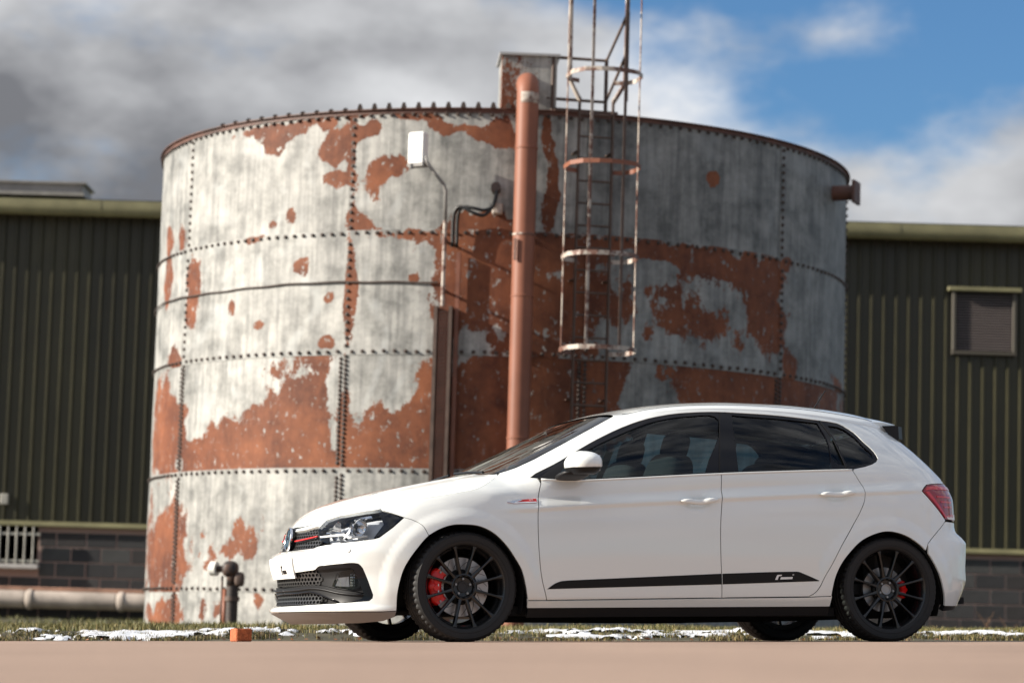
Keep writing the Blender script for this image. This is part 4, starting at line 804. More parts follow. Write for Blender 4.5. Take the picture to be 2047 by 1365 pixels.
def panel(name, P, outline, m, parent, step=(.03, .02), holes=(), off=0., gap=.002, flange=.012, mirror=None, ud=None):
    """cut the outline (in the surface's own coordinates) out of the surface P; mirror: None left only, 'both' one mesh over
    the centre line, 'pair' two objects.  off: distance outside the surface.  flange: depth of the folded edge"""
    ctr = (mirror == 'both')
    ol = dens(inset(outline, gap, ctr) if gap else outline, max(step)); hs = [dens(inset(h, -gap) if gap else h, max(step)) for h in holes]
    P0 = np.array(ol); lo, hi = P0.min(0), P0.max(0)
    gx = np.arange(lo[0]+step[0]/2, hi[0], step[0]); gy = np.arange(lo[1]+step[1]/2, hi[1], step[1])
    g = np.stack(np.meshgrid(gx, gy, indexing='ij'), -1).reshape(-1, 2)
    k = inpoly(g, ol); mn = min(step)*.55
    g = g[k]; 
    if len(g): g = g[mindist(g, ol) > mn]
    for h in hs:
        if len(g): g = g[~inpoly(g, h)]
        if len(g): g = g[mindist(g, h) > mn]
    vs = list(ol); ed = [(i, (i+1) % len(ol)) for i in range(len(ol))]
    for h in hs: b = len(vs); vs += h; ed += [(b+i, b+(i+1) % len(h)) for i in range(len(h))]
    vs += [tuple(x) for x in g]
    r = delaunay_2d_cdt([Vector(v) for v in vs], ed, [], 0, 1e-6)
    V = np.array([tuple(v) for v in r[0]]); F = np.array([f for f in r[2]], int)
    c = V[F].mean(1); keep = inpoly(c, ol)
    for h in hs: keep &= ~inpoly(c, h)
    F = F[keep]; a2 = np.cross(V[F[:, 1]]-V[F[:, 0]], V[F[:, 2]]-V[F[:, 0]]); F = F[np.abs(a2) > 1e-9]; a2 = a2[np.abs(a2) > 1e-9]
    F[a2 < 0] = F[a2 < 0][:, ::-1]
    used = np.unique(F); mp_ = -np.ones(len(V), int); mp_[used] = np.arange(len(used)); F = mp_[F]; V = V[used]
    X = P(V[:, 0], V[:, 1]); NN = (N1 if P is P1 else N2 if P is P2 else (lambda a, b: nrm(P, a, b)))(V[:, 0], V[:, 1]); X = X + NN*off
    if ctr: X[np.abs(V[:, 0]) < 1e-6, 1] = 0.; 
    ec = {}
    for f in F:
        for i in range(3):
            e = (f[i], f[(i+1) % 3]); kk = (min(e), max(e)); ec.setdefault(kk, []).append(e)
    be = [l[0] for l in ec.values() if len(l) == 1]
    if ctr: be = [e for e in be if not (abs(X[e[0], 1]) < 1e-6 and abs(X[e[1], 1]) < 1e-6)]
    vv = [X]; nn = [NN]; ff = [tuple(f) for f in F]
    if flange > 0 and be:
        fv = []; fn = []; base = len(X)
        for a, b in be:
            d = X[b]-X[a]; o_ = np.cross(d, NN[a]); o_ /= max(np.linalg.norm(o_), 1e-9)
            q = base + len(fv)
            fv += [X[a], X[b], X[b]-NN[b]*flange, X[a]-NN[a]*flange]; fn += [o_]*4
            ff.append((q, q+3, q+2, q+1))
        vv.append(np.array(fv)); nn.append(np.array(fn))
    X = np.concatenate(vv); NN = np.concatenate(nn)
    def mk(X, NN, ff):
        me = bpy.data.meshes.new(name); me.from_pydata(X.tolist(), [], ff); me.update()
        for q in (m if isinstance(m, (list, tuple)) else [m]): me.materials.append(q)
        me.polygons.foreach_set('use_smooth', [True]*len(me.polygons))
        me.normals_split_custom_set_from_vertices(NN.tolist())
        return link(name, me, parent)
    fl = np.array([1, -1, 1])
    if ctr:
        k = len(X); X = np.concatenate([X, X*fl]); NN = np.concatenate([NN, NN*fl]); ff = ff + [tuple(i+k for i in f[::-1]) for f in ff]
        return mk(X, NN, ff)
    o = mk(X, NN, ff)
    if mirror == 'pair': return o, mk(X*fl, NN*fl, [f[::-1] for f in ff])
    return o
def at1(s, z, off=0.):
    s = np.asarray(float(s)); z = np.asarray(float(z)); return Vector(P1(s, z) + nrm(P1, s, z)*off)

M_ = {}
M_['paint'] = mat('white_car_paint', (.785, .81, .785), .36, coat=1., spec=.5)
M_['paint'].node_tree.nodes['Principled BSDF'].inputs['Coat IOR'].default_value = 1.7
M_['black_gloss'] = mat('gloss_black', (.004, .004, .006), .12, spec=.35)
M_['black_trim'] = mat('black_trim', (.009, .009, .010), .45, spec=.3)
M_['lip'] = mat('grey_underlip', (.19, .175, .17), .4)
M_['mesh'] = mat('mesh_plastic', (.035, .034, .034), .35)
M_['lampgrey'] = mat('lamp_bezel', (.55, .57, .60), .3)
M_['dark'] = mat('dark_plastic', (.02, .02, .021), .7, bump=.05)
M_['void'] = mat('dark_inner', (.008, .008, .008), .9)
M_['rubber'] = mat('tyre_rubber', (.0095, .009, .009), .7, var=.25, vscale=9)
M_['rim'] = mat('satin_black_alloy', (.0060, .0062, .0066), .27, spec=.6)
M_['disc'] = mat('brake_steel', (.42, .40, .39), .38, metal=.9)
M_['red'] = mat('red_caliper_paint', (.72, .008, .005), .35, coat=.2)
M_['redtrim'] = mat('red_trim', (.55, .02, .02), .35)
M_['chrome'] = mat('chrome', (.75, .75, .76), .12, metal=1.)
M_['steel'] = mat('bolt_steel', (.30, .30, .30), .4, metal=.8)
M_['glass'] = glass('tinted_side_glass', (.54, .72, .78))
M_['wglass'] = glass('windscreen_glass', (.62, .70, .66))
M_['lens'] = glass('clear_lamp_lens', (.92, .94, .96), 1.45)
M_['tlens'] = mat('red_lamp_lens', (.55, .012, .014), .12, coat=.8)
M_['tlens2'] = mat('deep_red_lamp', (.26, .006, .008), .12, coat=.8)
M_['clear'] = mat('pale_lamp', (.8, .8, .79), .25)
M_['cloth'] = mat('seat_cloth', (.010, .011, .013), .9, bump=.2, bscale=120)
M_['belt'] = mat('seat_belt', (.60, .55, .30), .7)
M_['plate'] = mat('number_plate_white', (.82, .81, .78), .35)
M_['decal'] = mat('black_vinyl', (.007, .0065, .0065), .5, spec=.25)
M_['white'] = mat('white_print', (.78, .77, .75), .5)

CAR_M = GM @ Matrix.Translation((-.5216, 15.2275, 0)) @ Matrix.Rotation(math.pi + .3217, 4, 'Z')
car = empty('parked_car', CAR_M)
tag(car, 'white five-door hatchback with black wheels and a black side stripe, parked before the tank', 'car')
ZL = lambda s: np.interp(s, _SG, _ZL)
def top(s0, s1, n=16): return [(float(s), float(ZL(s)) - .001) for s in np.linspace(s0, s1, n)]
T = TR
AF = sm(T['AF'], 4); AR = sm(T['AR'], 4)
afa = [p for p in AF if p[0] > 1.215]; afb = [p for p in AF if p[0] < 1.195]
SB = sm(T['SEAM_BF'], 4)
HLt = [(.932,.713),(1.003,.694),(1.072,.669)]
BON = [(0,.632),(.12,.634),(.25,.642),(.36,.656),(.45,.669),(.55,.681),(.657,.690),(.828,.706),(.932,.718)] + T['BON'][4:]
DF = sm(T['DF'], 4); DM = sm(T['DM'], 4); DR = sm(T['DR'][:-1], 4)
zs = lambda s: float(np.interp(s, [p[0] for p in T['SILLT']], [p[1] for p in T['SILLT']]))
pt = M_['paint']
# front wing
bon_side = sm(T['BON'][3:], 4)
fen = SB + afa + [(1.769,.226)] + DF[::-1] + [(a, b + .004) for a, b in top(1.846, 1.69, 8)] + bon_side[::-1] + [(.936,.712),(1.003,.692),(1.066,.670)]
panel('front_wing', P1, fen, pt, car, step=(.022, .012), mirror='pair')
# doors
fd = DF + [(s, zs(s)) for s in np.linspace(1.95, 2.85, 10)] + DM[::-1] + top(2.92, 1.862, 24)
panel('front_door', P1, fd, pt, car, step=(.03, .0085), mirror='pair', gap=.0025)
rd = DM + [(s, zs(s)) for s in np.linspace(2.95, 3.40, 6)] + DR[::-1] + top(3.745, 2.93, 18)
panel('rear_door', P1, rd, pt, car, step=(.03, .0085), mirror='pair', gap=.0025)
# rear quarter
tlf = [(4.371,.698),(4.192,.865),(4.212,.883),(4.243,.902),(4.293,.909),(4.377,.914),(4.5,.918)]
ara = [p for p in AR if p[0] < 4.19]
rq = DR + [(3.583,.257)] + ara[2:] + [(4.201,.561),(4.28,.625),(4.358,.687)] + tlf + [(a, b + .004) for a, b in top(4.52, 3.77, 20)] + top(3.757, 3.755, 2)
panel('rear_quarter_panel', P1, rq, pt, car, step=(.022, .0105), mirror='pair')
# sills and skirts
sl_ = [(1.772, .183), (1.768, .223)] + [(s, zs(s) - .003) for s in np.linspace(1.9, 3.55, 16)] + [(3.588,.256),(3.583,.198)]
panel('sill', P1, sl_, pt, car, step=(.05, .008), mirror='pair')
panel('side_skirt', P1, [(1.778,.128),(1.778,.186),(3.583,.198),(3.583,.144)], M_['black_trim'], car, step=(.06, .012), off=-.006, mirror='pair', flange=.03)
# front bumper with the lower opening
LGo = [(0,.376),(.237,.379),(.332,.382),(.49,.389)] + sm([(.512,.393),(.535,.406),(.60,.4125),(.646,.416),(.72,.420),(.795,.423),(.822,.418),(.843,.396)], 3) + [(.872,.328),(.900,.254),(.898,.236),(.88,.221),(.679,.207),(.333,.199),(0,.197)]
bl = [(1.066,.669),(1.010,.615),(.936,.561),(.91,.553),(.798,.540),(.666,.529),(.578,.526),(.47,.520),(.43,.511),(.2,.507),(0,.506)]
fb = [(0,.163),(.5,.163),(.8,.163),(.95,.163),(1.03,.168)] + afb + SB[::-1] + bl[1:] + LGo
panel('front_bumper', P1, fb, pt, car, step=(.018, .008), mirror='both', gap=.0015)
panel('front_splitter', P1, [(0,.098),(.5,.098),(.8,.102),(.95,.112),(1.02,.135),(1.03,.166),(.95,.160),(.8,.160),(.5,.160),(0,.160)], M_['lip'], car, step=(.03,.008), off=-.0005, mirror='both', gap=0., flange=0.)
# bonnet
_E = P1(np.array([p[0] for p in sm(BON, 10)]), np.array([p[1] for p in sm(BON, 10)]))
_ex, _ey, _ez = _E[::-1, 0], _E[::-1, 1], _E[::-1, 2]
_o = np.argsort(_ex); _ex, _ey, _ez = _ex[_o], _ey[_o], _ez[_o]
def PB(x, y):
    x = np.asarray(x, float); y = np.asarray(y, float)
    zc = pchip([-.40,-.25,-.1,.1,.3,.45,.58,.65,.70,.735,.76], [.962,.944,.922,.886,.845,.806,.760,.725,.688,.634,.57], x)
    ye = np.maximum(np.interp(x, _ex, _ey), .02); ze = np.interp(x, _ex, _ez)
    p = np.interp(x, [-.2, .3, .6, .72], [4.2, 3.4, 2.6, 2.2]); b = np.clip(np.abs(y)/ye, 0, 1.15)
    bulge = .006*np.exp(-((np.abs(y) - .42)/.05)**2)*sstep(.6, .3, x)
    return np.stack([x, y, zc + (ze - zc)*b**p + bulge], -1)
cowl = [(-.145 - .10*(y/.70)**2, y) for y in np.linspace(0, .68, 12)]
eb = [(a, b) for a, b in zip(_E[:, 0], _E[:, 1]) if a > -.235]
eb[0] = (eb[0][0], 0.)
def PBs(y, x): return PB(x, y)*1.     # (y first so that the centre line is coordinate 0)
def panel_xy(name, pts, *a, **k):      # outline given in x,y
    return panel(name, lambda u, v: PB(-v, u), [(y, -x) for x, y in pts], *a, **k)
panel_xy('bonnet', eb + cowl[::-1], pt, car, step=(.02, .014), mirror='both', gap=.0028, flange=.02)
# greenhouse: pillars, window surrounds, glass
WSE = T['WSE']; ws_t = lambda v: float(np.interp(v, [0, .08, .25, .5, .78, 1.0], [.70, .735, .752, .752, .742, .722]))
wsl = [(ws_t(v), v) for v in np.linspace(0, 1, 21)]
DLO = sm([(t, max(v, .004)) for t, v in T['DLO']] + [(T['DLO'][0][0], .004)], 3)[:-1]
up = wsl + [(t, 1.0) for t in np.linspace(.8, 3.40, 40)] + [(3.46, .93), (3.50, .5), (3.52, .0)] + [(t, 0.) for t in np.linspace(3.4, .76, 40)]
panel('body_side_frame', P2, up, pt, car, step=(.03, .04), holes=[DLO], mirror='pair', gap=0., flange=.03)
panel('pillar_trim', P2, [(t, min(max(v, .02), .99)) for t, v in up], M_['dark'], car, step=(.06, .08), holes=[DLO], mirror='pair', gap=0., flange=0., off=-.032)
GLF = [(.985,.03)] + [(t, v) for t, v in T['GLF'][3:]]
GLF = sm(GLF, 3)[:-2] + [T['GLF'][-1], (1.5,.028)]
GLR = sm(T['GLR'][:4], 3) + sm(T['GLR'][3:6], 4)[1:] + [T['GLR'][6], T['GLR'][7]]
GLQ = sm(T['GLQ'] + [T['GLQ'][0]], 3)[:-1]
panel('window_surround', P2, DLO, M_['black_gloss'], car, step=(.05, .08), holes=[GLF, GLR, GLQ], mirror='pair', gap=.001, off=-.003, flange=.02)
for q in (GLF, GLR, GLQ):
    panel('side_window', P2, q, M_['glass'], car, step=(.06, .1), mirror='pair', gap=-.001, off=-.010, flange=0.)
# door joint on the B pillar
panel('pillar_joint', P2, [(1.996,.03),(1.944,.95),(1.953,.95),(2.005,.03)], M_['void'], car, step=(.03,.1), off=-.0015, gap=0., flange=0., mirror='pair')
panel('quarter_joint', P2, [(2.742,.92),(2.78,.58),(2.795,.03),(2.807,.03),(2.793,.58),(2.755,.92)], M_['black_trim'], car, step=(.03,.1), off=.001, gap=0., flange=.004, mirror='pair')
# belt moulding
panel('belt_moulding', P2, [(.93,-.004),(.93,.012),(1.6,.018),(2.4,.018),(2.84,.016),(2.84,.0)], M_['black_trim'], car, step=(.05,.02), off=.004, gap=0., flange=.006, mirror='pair')
wsp = [(0,.045)] + [(ws_t(v) - .004, v) for v in np.linspace(.03, .985, 20)] + [(.5,.985),(.25,.985),(0,.985)]
panel('windscreen', P2, wsp, M_['wglass'], car, step=(.06, .08), mirror='both', gap=.003, off=-.004, flange=0.)
wsi = [(0,.10)] + [(ws_t(v) - .045, v) for v in np.linspace(.09, .93, 16)] + [(.5,.94),(.25,.93),(0,.92)]
panel('windscreen_border', P2, wsp + [(0,.92)] + wsi[::-1][1:], M_['black_trim'], car, step=(.05, .05), mirror='both', gap=0., off=-.008, flange=0.)
# roof
_U = _ghc(np.linspace(.62, T_END, 500))[:, 3:]
_ux, _uy, _uz = _U[:, 0], _U[:, 1], _U[:, 2]; _k = np.argsort(_ux); _ux, _uy, _uz = _ux[_k], _uy[_k], _uz[_k]
def PR(x, y):
    x = np.asarray(x, float); b = np.clip(np.asarray(y, float), 0, 1)
    ye = np.interp(x, _ux, _uy); ze = np.interp(x, _ux, _uz)
    ye = np.where(x > -.958, .585 + (x+.958)*.3, ye); ze = np.where(x > -.958, 1.27, ze)
    zc = pchip([-3.0,-2.79,-2.68,-2.5,-2.3,-2.05,-1.75,-1.5,-1.3,-1.1,-1.0,-.935,-.8], [1.285,1.322,1.346,1.374,1.391,1.402,1.402,1.390,1.369,1.335,1.313,1.292,1.235], x)
    f = b*math.pi/2; return np.stack([x, ye*np.cos(f), ze + (zc-ze)*np.sin(f)**(2/1.75)], -1)
def roof():
    nb, na = 26, 70; X = []; NN = []
    for j in range(nb+1):
        b = (j/nb)**1.3
        xs0 = -.958
        for i in range(na+1):
            a = i/na
            for it in range(1): pass
            yy = PR(np.array(-.95), np.array(b))[1]
            xf = np.interp(yy, GH[:4, 4], GH[:4, 3]) if yy < .58 else -.958 - .0*b
            xr = -2.70 + .05*(yy/.6)**2
            x = xf + (xr-xf)*a
            X.append(PR(np.array(x), np.array(b)))
    X = np.array(X).reshape(nb+1, na+1, 3)
    da = np.gradient(X, axis=1); db = np.gradient(X, axis=0); n = np.cross(db, da); n /= np.maximum(np.linalg.norm(n, axis=-1, keepdims=True), 1e-9)
    n[n[..., 2] < 0] *= -1; n[-1, :, 1] = 0; n /= np.linalg.norm(n, axis=-1, keepdims=True)
    return X, n
def grid_mesh(name, X, n, m, parent, both=True, flip=False, off=0.):
    a, b = X.shape[:2]; V = (X + n*off).reshape(-1, 3); NNv = n.reshape(-1, 3)
    f = [(i*b+j, (i+1)*b+j, (i+1)*b+j+1, i*b+j+1) for i in range(a-1) for j in range(b-1)]
    if flip: f = [q[::-1] for q in f]
    if both:
        k = len(V); fl = np.array([1,-1,1]); V = np.concatenate([V, V*fl]); NNv = np.concatenate([NNv, NNv*fl]); f = f + [tuple(i+k for i in q[::-1]) for q in f]
    me = bpy.data.meshes.new(name); me.from_pydata(V.tolist(), [], f); me.update(); me.materials.append(m)
    me.polygons.foreach_set('use_smooth', [True]*len(me.polygons)); me.normals_split_custom_set_from_vertices(NNv.tolist())
    return link(name, me, parent)
_rX, _rn = roof(); _fl = np.cross(_rX[1,5]-_rX[0,5], _rX[0,6]-_rX[0,5])@_rn[0,5] < 0
grid_mesh('roof', _rX, _rn, pt, car, flip=_fl)
grid_mesh('headliner', _rX, _rn, M_['dark'], car, flip=_fl, off=-.03)
# roof seam
mb = MB()
for sgn in (1, -1):
    mb.tube([Vector((p[0], p[1]*sgn, p[2])) for p in [PR(np.array(x), np.array(.30)) + np.array([0, 0, -.001]) for x in np.linspace(-1.02, -2.62, 30)]], .003, 6)
mb.build('roof_seam', M_['black_trim'], car)
# tailgate
panel('tailgate', P2, [(3.535,0.),(3.515,.5),(3.48,.93),(3.6,.96),(3.9,.97),(T_END,.97),(T_END,0)], pt, car, step=(.04, .05), mirror='pair', gap=.001)
panel('tailgate_lower_skin', P1, [(4.64,.70),(4.64,.90)] + [(4.66, float(ZL(4.66))-.002)] + top(4.7, S_END, 10) + [(S_END,.70)], pt, car, step=(.04,.02), mirror='pair')
panel('rear_window', P2, [(3.64,.16),(3.62,.5),(3.60,.84),(3.9,.86),(T_END,.86),(T_END,.14)], M_['black_gloss'], car, step=(.06,.08), off=.003, mirror='pair', gap=0.)
arb = [p for p in AR if p[0] > 4.19]
panel('rear_bumper', P1, [(4.201,.561)] + arb + [(4.345,.204),(4.5,.204),(4.8,.205),(S_END,.21),(S_END,.692),(4.8,.692),(4.489,.690),(4.371,.692),(4.358,.685),(4.28,.623)], pt, car, step=(.02,.01), mirror='pair')
panel('diffuser', P1, [(4.33,.172),(4.34,.206),(4.66,.210),(4.66,.19)], M_['black_trim'], car, step=(.05,.015), off=-.004, mirror='pair', flange=.03)
# tail lamps
tlo = [(4.196,.865),(4.214,.882),(4.245,.900),(4.293,.907),(4.377,.912),(4.5,.915),(4.63,.912),(4.63,.703),(4.489,.700),(4.372,.703)]
for o in panel('tail_lamp', P1, tlo, M_['tlens2'], car, step=(.02,.012), mirror='pair', off=.001):
    sgn = 1 if np.mean([v.co.y for v in o.data.vertices]) > 0 else -1
    def sub(nm, pts, m, off):
        q = panel(nm, P1, pts, m, o, step=(.02,.01), off=off, gap=0., flange=.004)
        if sgn < 0:
            q.data.transform(Matrix.Scale(-1, 4, (0,1,0))); q.data.flip_normals()
    sub('light_band', [(4.214,.868),(4.235,.886),(4.30,.895),(4.60,.898),(4.60,.878),(4.28,.875)], M_['tlens'], .004)
    sub('light_band', [(4.215,.862),(4.245,.864),(4.372,.725),(4.46,.735),(4.60,.74),(4.60,.722),(4.40,.713),(4.365,.716)], M_['tlens'], .004)
    for k in range(3): sub('light_band', [(4.30+.03*k,.84-.03*k),(4.47,.838-.028*k),(4.47,.828-.028*k),(4.307+.03*k,.830-.03*k)], M_['tlens'], .003)
    sub('reversing_lamp', [(4.382,.722),(4.46,.728),(4.60,.728),(4.60,.708),(4.40,.706)], M_['clear'], .004)
# inner dark shell behind the joints
bx = [(1.0,.20)] + [(p[0]-.0, p[1]) for p in afb] + [p for p in AF if 1.195 <= p[0] <= 1.215] + afa + [(1.79,.15),(3.57,.15)] + AR + [(4.36,.22),(S_END,.22)] + [(S_END,.90)] + top(S_END-.05, 1.75, 40) + [(1.60,.80),(1.2,.72),(1.10,.63),(1.0,.50)]
panel('inner_shell', P1, bx, M_['void'], car, step=(.05,.03), off=-.032, mirror='pair', gap=0., flange=0.)
# underbody, arch liners
mb = MB(); mb.box((-1.25, 0, .17), (2.0, 1.45, .05)); mb.box((-1.25,0,.215),(3.3,.95,.05)); mb.box((.45,0,.16),(.5,1.1,.02)); mb.box((-3.0,0,.24),(.35,1.1,.04))
mb.tube([(-.3,.15,.14),(-1.4,.12,.135),(-2.2,.2,.15),(-2.9,.35,.17)], .03, 8)
mb.build('underbody', M_['void'], car)
for (ax, az, ar), wx in ((ARCH_F, 0), (ARCH_R, -2.549)):
    for sg in (1, -1):
        mb = MB(); n = 28
        vv = []; 
        for k in range(n+1):
            a = rad(-18) + rad(216)*k/n
            for yy in (.80, .50): vv.append((ax + (ar+.008)*math.cos(a), sg*yy, az + (ar+.008)*math.sin(a)))
        mb.add(vv, [(2*k, 2*k+1, 2*k+3, 2*k+2) for k in range(n)])
        mb.add([(ax + (ar+.008)*math.cos(rad(-18)+rad(216)*k/n), sg*.50, az + (ar+.008)*math.sin(rad(-18)+rad(216)*k/n)) for k in range(n+1)], [tuple(range(n+1))])
        mb.build('arch_liner', M_['void'], car, smooth=True, ang=40)
# engine-bay blanking behind the grille, lamps
mb = MB(); mb.box((.50,0,.40),(.06,1.15,.50)); mb.box((-.05,0,.70),(.7,1.1,.02)); mb.build('radiator_panel', M_['void'], car)

# ---- upper grille
gz = lambda s: (float(np.interp(s, [0,.43], [.509,.515])), float(np.interp(s, [0,.25,.40,.44], [.612,.617,.636,.645])))
go = [(0,.509),(.2,.510),(.43,.514),(.462,.545),(.424,.576),(.414,.601),(.402,.634),(.25,.617),(0,.612)]
grille = panel('upper_grille', P1, go, M_['black_gloss'], car, step=(.03,.012), off=-.035, mirror='both', gap=0., flange=0.)
panel('grille_trim', P1, [(0,.613),(.25,.618),(.40,.636),(.418,.625),(.430,.64),(.44,.664),(.36,.653),(.25,.639),(.12,.631),(0,.629)], pt, car, step=(.02,.006), off=.002, mirror='both', gap=0., flange=.02)
def honey(name, poly, cell, parent, off, m, depth=.012, asp=1.):
    """hexagonal net over the outline, on both sides of the centre line"""
    b = MB(); pg = np.array(poly); lo, hi = pg.min(0), pg.max(0); r = cell/2; dx = r*math.sqrt(3)*asp; dz = r*1.5; j = 0; z = lo[1]
    while z < hi[1]+r:
        s = (dx/2 if j % 2 else 0)
        while s < hi[0]:
            if inpoly(np.array([[max(s, .001), z]]), poly)[0]:
                ring = []
                for rr in (1., .70):
                    ring.append([(s + rr*dx/math.sqrt(3)*math.sin(math.pi/3*k), z + rr*r*math.cos(math.pi/3*k)) for k in range(6)])
                o_ = np.array(ring[0]); i_ = np.array(ring[1]); al = np.concatenate([o_, i_, i_])
                X = P1(al[:, 0], al[:, 1]); n_ = nrm(P1, al[:, 0], al[:, 1])
                X = X + n_*off; X[12:] -= n_[12:]*depth
                f = [(k, (k+1) % 6, 6+(k+1) % 6, 6+k) for k in range(6)] + [(6+k, 6+(k+1) % 6, 12+(k+1) % 6, 12+k) for k in range(6)]
                b.add(X, f); 
                if s > 1e-6: b.add(X*[1,-1,1], [q[::-1] for q in f])
            s += dx
        z += dz; j += 1
    return tag(b.build(name, m, parent), kind='stuff')
honey('grille_mesh', go, .024, grille, -.010, M_['mesh'], asp=1.8)
def strip1(name, pts, wd, m, parent, off, both=True, th=.004):
    pts = sm(pts, 4); b = MB(); P = [at1(s, z, off) for s, z in pts]
    for sg in ((1, -1) if both else (1,)):
        Q = [Vector((p.x, p.y*sg, p.z)) for p in P]
        b.tube(Q, wd/2, 6)
    return b.build(name, m, parent, smooth=True)
strip1('red_strip', [(.09,.560),(.2,.563),(.33,.570),(.43,.577)], .009, M_['redtrim'], grille, .001)
strip1('grille_bar', [(.09,.551),(.2,.554),(.33,.561),(.43,.568)], .008, M_['black_gloss'], grille, -.003)
# ---- emblem: disc, ring and the interlocked letters
em = empty('emblem', None, car); em.location = at1(0, .572, .012); em.rotation_euler = (0, rad(-8), 0)
b = MB(); b.lathe([(0,.004),(.058,.004),(.066,.0),(.066,-.02),(0,-.02)], 40, axis='x'); b.build('backing_disc', M_['black_gloss'], em, smooth=True, ang=30)
b = MB(); b.lathe([(.058,.002),(.058,.010),(.062,.013),(.067,.010),(.067,0),(.058,.0)], 48, axis='x'); b.build('ring', M_['chrome'], em, smooth=True, ang=40)
b = MB()
def stroke(p, q): b.bar((.007, p[0], p[1]), (.007, q[0], q[1]), .006, .009, up=(0, 1, 0)) if False else b.bar((.007, p[0], p[1]), (.007, q[0], q[1]), .006, .010, up=(0, -(q[1]-p[1]), q[0]-p[0]))
stroke((-.022,.054),(0,.008)); stroke((.022,.054),(0,.008))
for sg in (1, -1): stroke((sg*.050,.030),(sg*.024,-.050)); stroke((sg*.024,-.050),(0,-.004))
b.build('letter_strokes', M_['chrome'], em)
# small red letters on the far side of the grille
def text(name, body, size, M, m, parent, ext=.001):
    cu = bpy.data.curves.new(name, 'FONT'); cu.body = body; cu.size = size; cu.extrude = ext; cu.align_x = 'CENTER'; cu.align_y = 'CENTER'
    o = bpy.data.objects.new(name, cu); me = bpy.data.meshes.new_from_object(o); bpy.data.objects.remove(o)
    me.materials.append(m); q = link(name, me, parent); q.matrix_local = M; return q
def frame1(s, z, off, side=1):          # local frame on the skin: x along (reading direction), y up, z out
    P = at1(s, z, off); nv = Vector(nrm(P1, np.asarray(float(s)), np.asarray(float(z)))); e = .004
    t = (at1(s+e, z) - at1(s-e, z)).normalized()
    if side < 0: P.y *= -1; nv.y *= -1; t = Vector((-t.x, t.y, -t.z))
    u = nv.cross(t).normalized(); t = u.cross(nv)
    M = Matrix.Identity(4)
    for i in range(3): M[i][0] = t[i]; M[i][1] = u[i]; M[i][2] = nv[i]; M[i][3] = P[i]
    return M
text('grille_letters', 'GTI', .045, frame1(.20, .588, .004, -1), M_['redtrim'], grille)
# ---- number plate
pl = panel('number_plate', P1, [(0,.352),(.26,.352),(.262,.355),(.262,.462),(.26,.465),(0,.465)], M_['plate'], car, step=(.03,.02), off=.010, mirror='both', gap=0., flange=.009)
panel('plate_logo', P1, [(.058,.375),(.066,.424),(.098,.424),(.098,.412),(.080,.411),(.075,.375)], M_['decal'], pl, step=(.02,.01), off=.0115, gap=0., flange=0.)
panel('plate_logo', P1, [(.088,.379),(.088,.400),(.158,.400),(.156,.379)], M_['decal'], pl, step=(.02,.01), off=.0115, gap=0., flange=0.)
panel('plate_logo', P1, [(.170,.428),(.170,.434),(.178,.434),(.178,.428)], M_['decal'], pl, step=(.02,.01), off=.0115, gap=0., flange=0.)
# ---- lower grille
lg = panel('lower_grille', P1, LGo, M_['void'], car, step=(.03,.012), off=-.045, mirror='both', gap=0., flange=0.)
fr_o = LGo; 
panel('lower_frame', P1, sm([(.49,.389),(.512,.393),(.535,.406),(.646,.416),(.795,.423),(.822,.418),(.843,.396)], 3) + [(.900,.254),(.898,.236),(.88,.221),(.80,.2145),(.76,.2135),(.835,.232),(.852,.250),(.790,.385),(.775,.398),(.646,.395),(.56,.388)], M_['black_gloss'], lg, step=(.02,.012), off=-.004, mirror='pair', gap=0., flange=.03)
honey('lower_mesh', [(0,.300),(.48,.312),(.52,.33),(.50,.385),(.33,.379),(0,.374)], .026, lg, -.016, M_['mesh'], asp=1.9)
honey('lower_mesh', [(0,.203),(.50,.208),(.52,.25),(.45,.268),(0,.258)], .024, lg, -.016, M_['mesh'], asp=1.9)
panel('air_guide', P1, [(0,.262),(.42,.272),(.52,.262),(.62,.238),(.70,.213),(.86,.222),(.87,.250),(.80,.268),(.66,.285),(.56,.302),(.44,.308),(0,.297)], M_['black_trim'], lg, step=(.02,.01), off=-.008, mirror='both', gap=0., flange=.03)
strip1('air_guide_edge', [(0,.283),(.30,.286),(.44,.292),(.56,.284),(.70,.262),(.84,.252)], .012, M_['black_trim'], lg, -.001)
strip1('air_guide_edge', [(0,.266),(.30,.268),(.42,.272),(.50,.262),(.60,.240),(.68,.219)], .009, M_['black_gloss'], lg, -.002)
panel('fog_surround', P1, [(.50,.388),(.46,.312),(.56,.303),(.66,.288),(.80,.272),(.848,.262),(.79,.387),(.775,.398),(.646,.394)], M_['black_trim'], lg, step=(.02,.01), off=-.022, mirror='pair', gap=0., flange=.03)
for o in panel('fog_lamp', P1, sm([(.625,.300),(.655,.352),(.672,.370),(.70,.374),(.775,.384),(.79,.375),(.822,.292),(.80,.284),(.70,.292),(.625,.300)], 2)[:-1], M_['lens'], lg, step=(.02,.012), off=-.012, mirror='pair', gap=0., flange=.01):
    sg = 1 if np.mean([v.co.y for v in o.data.vertices]) > 0 else -1
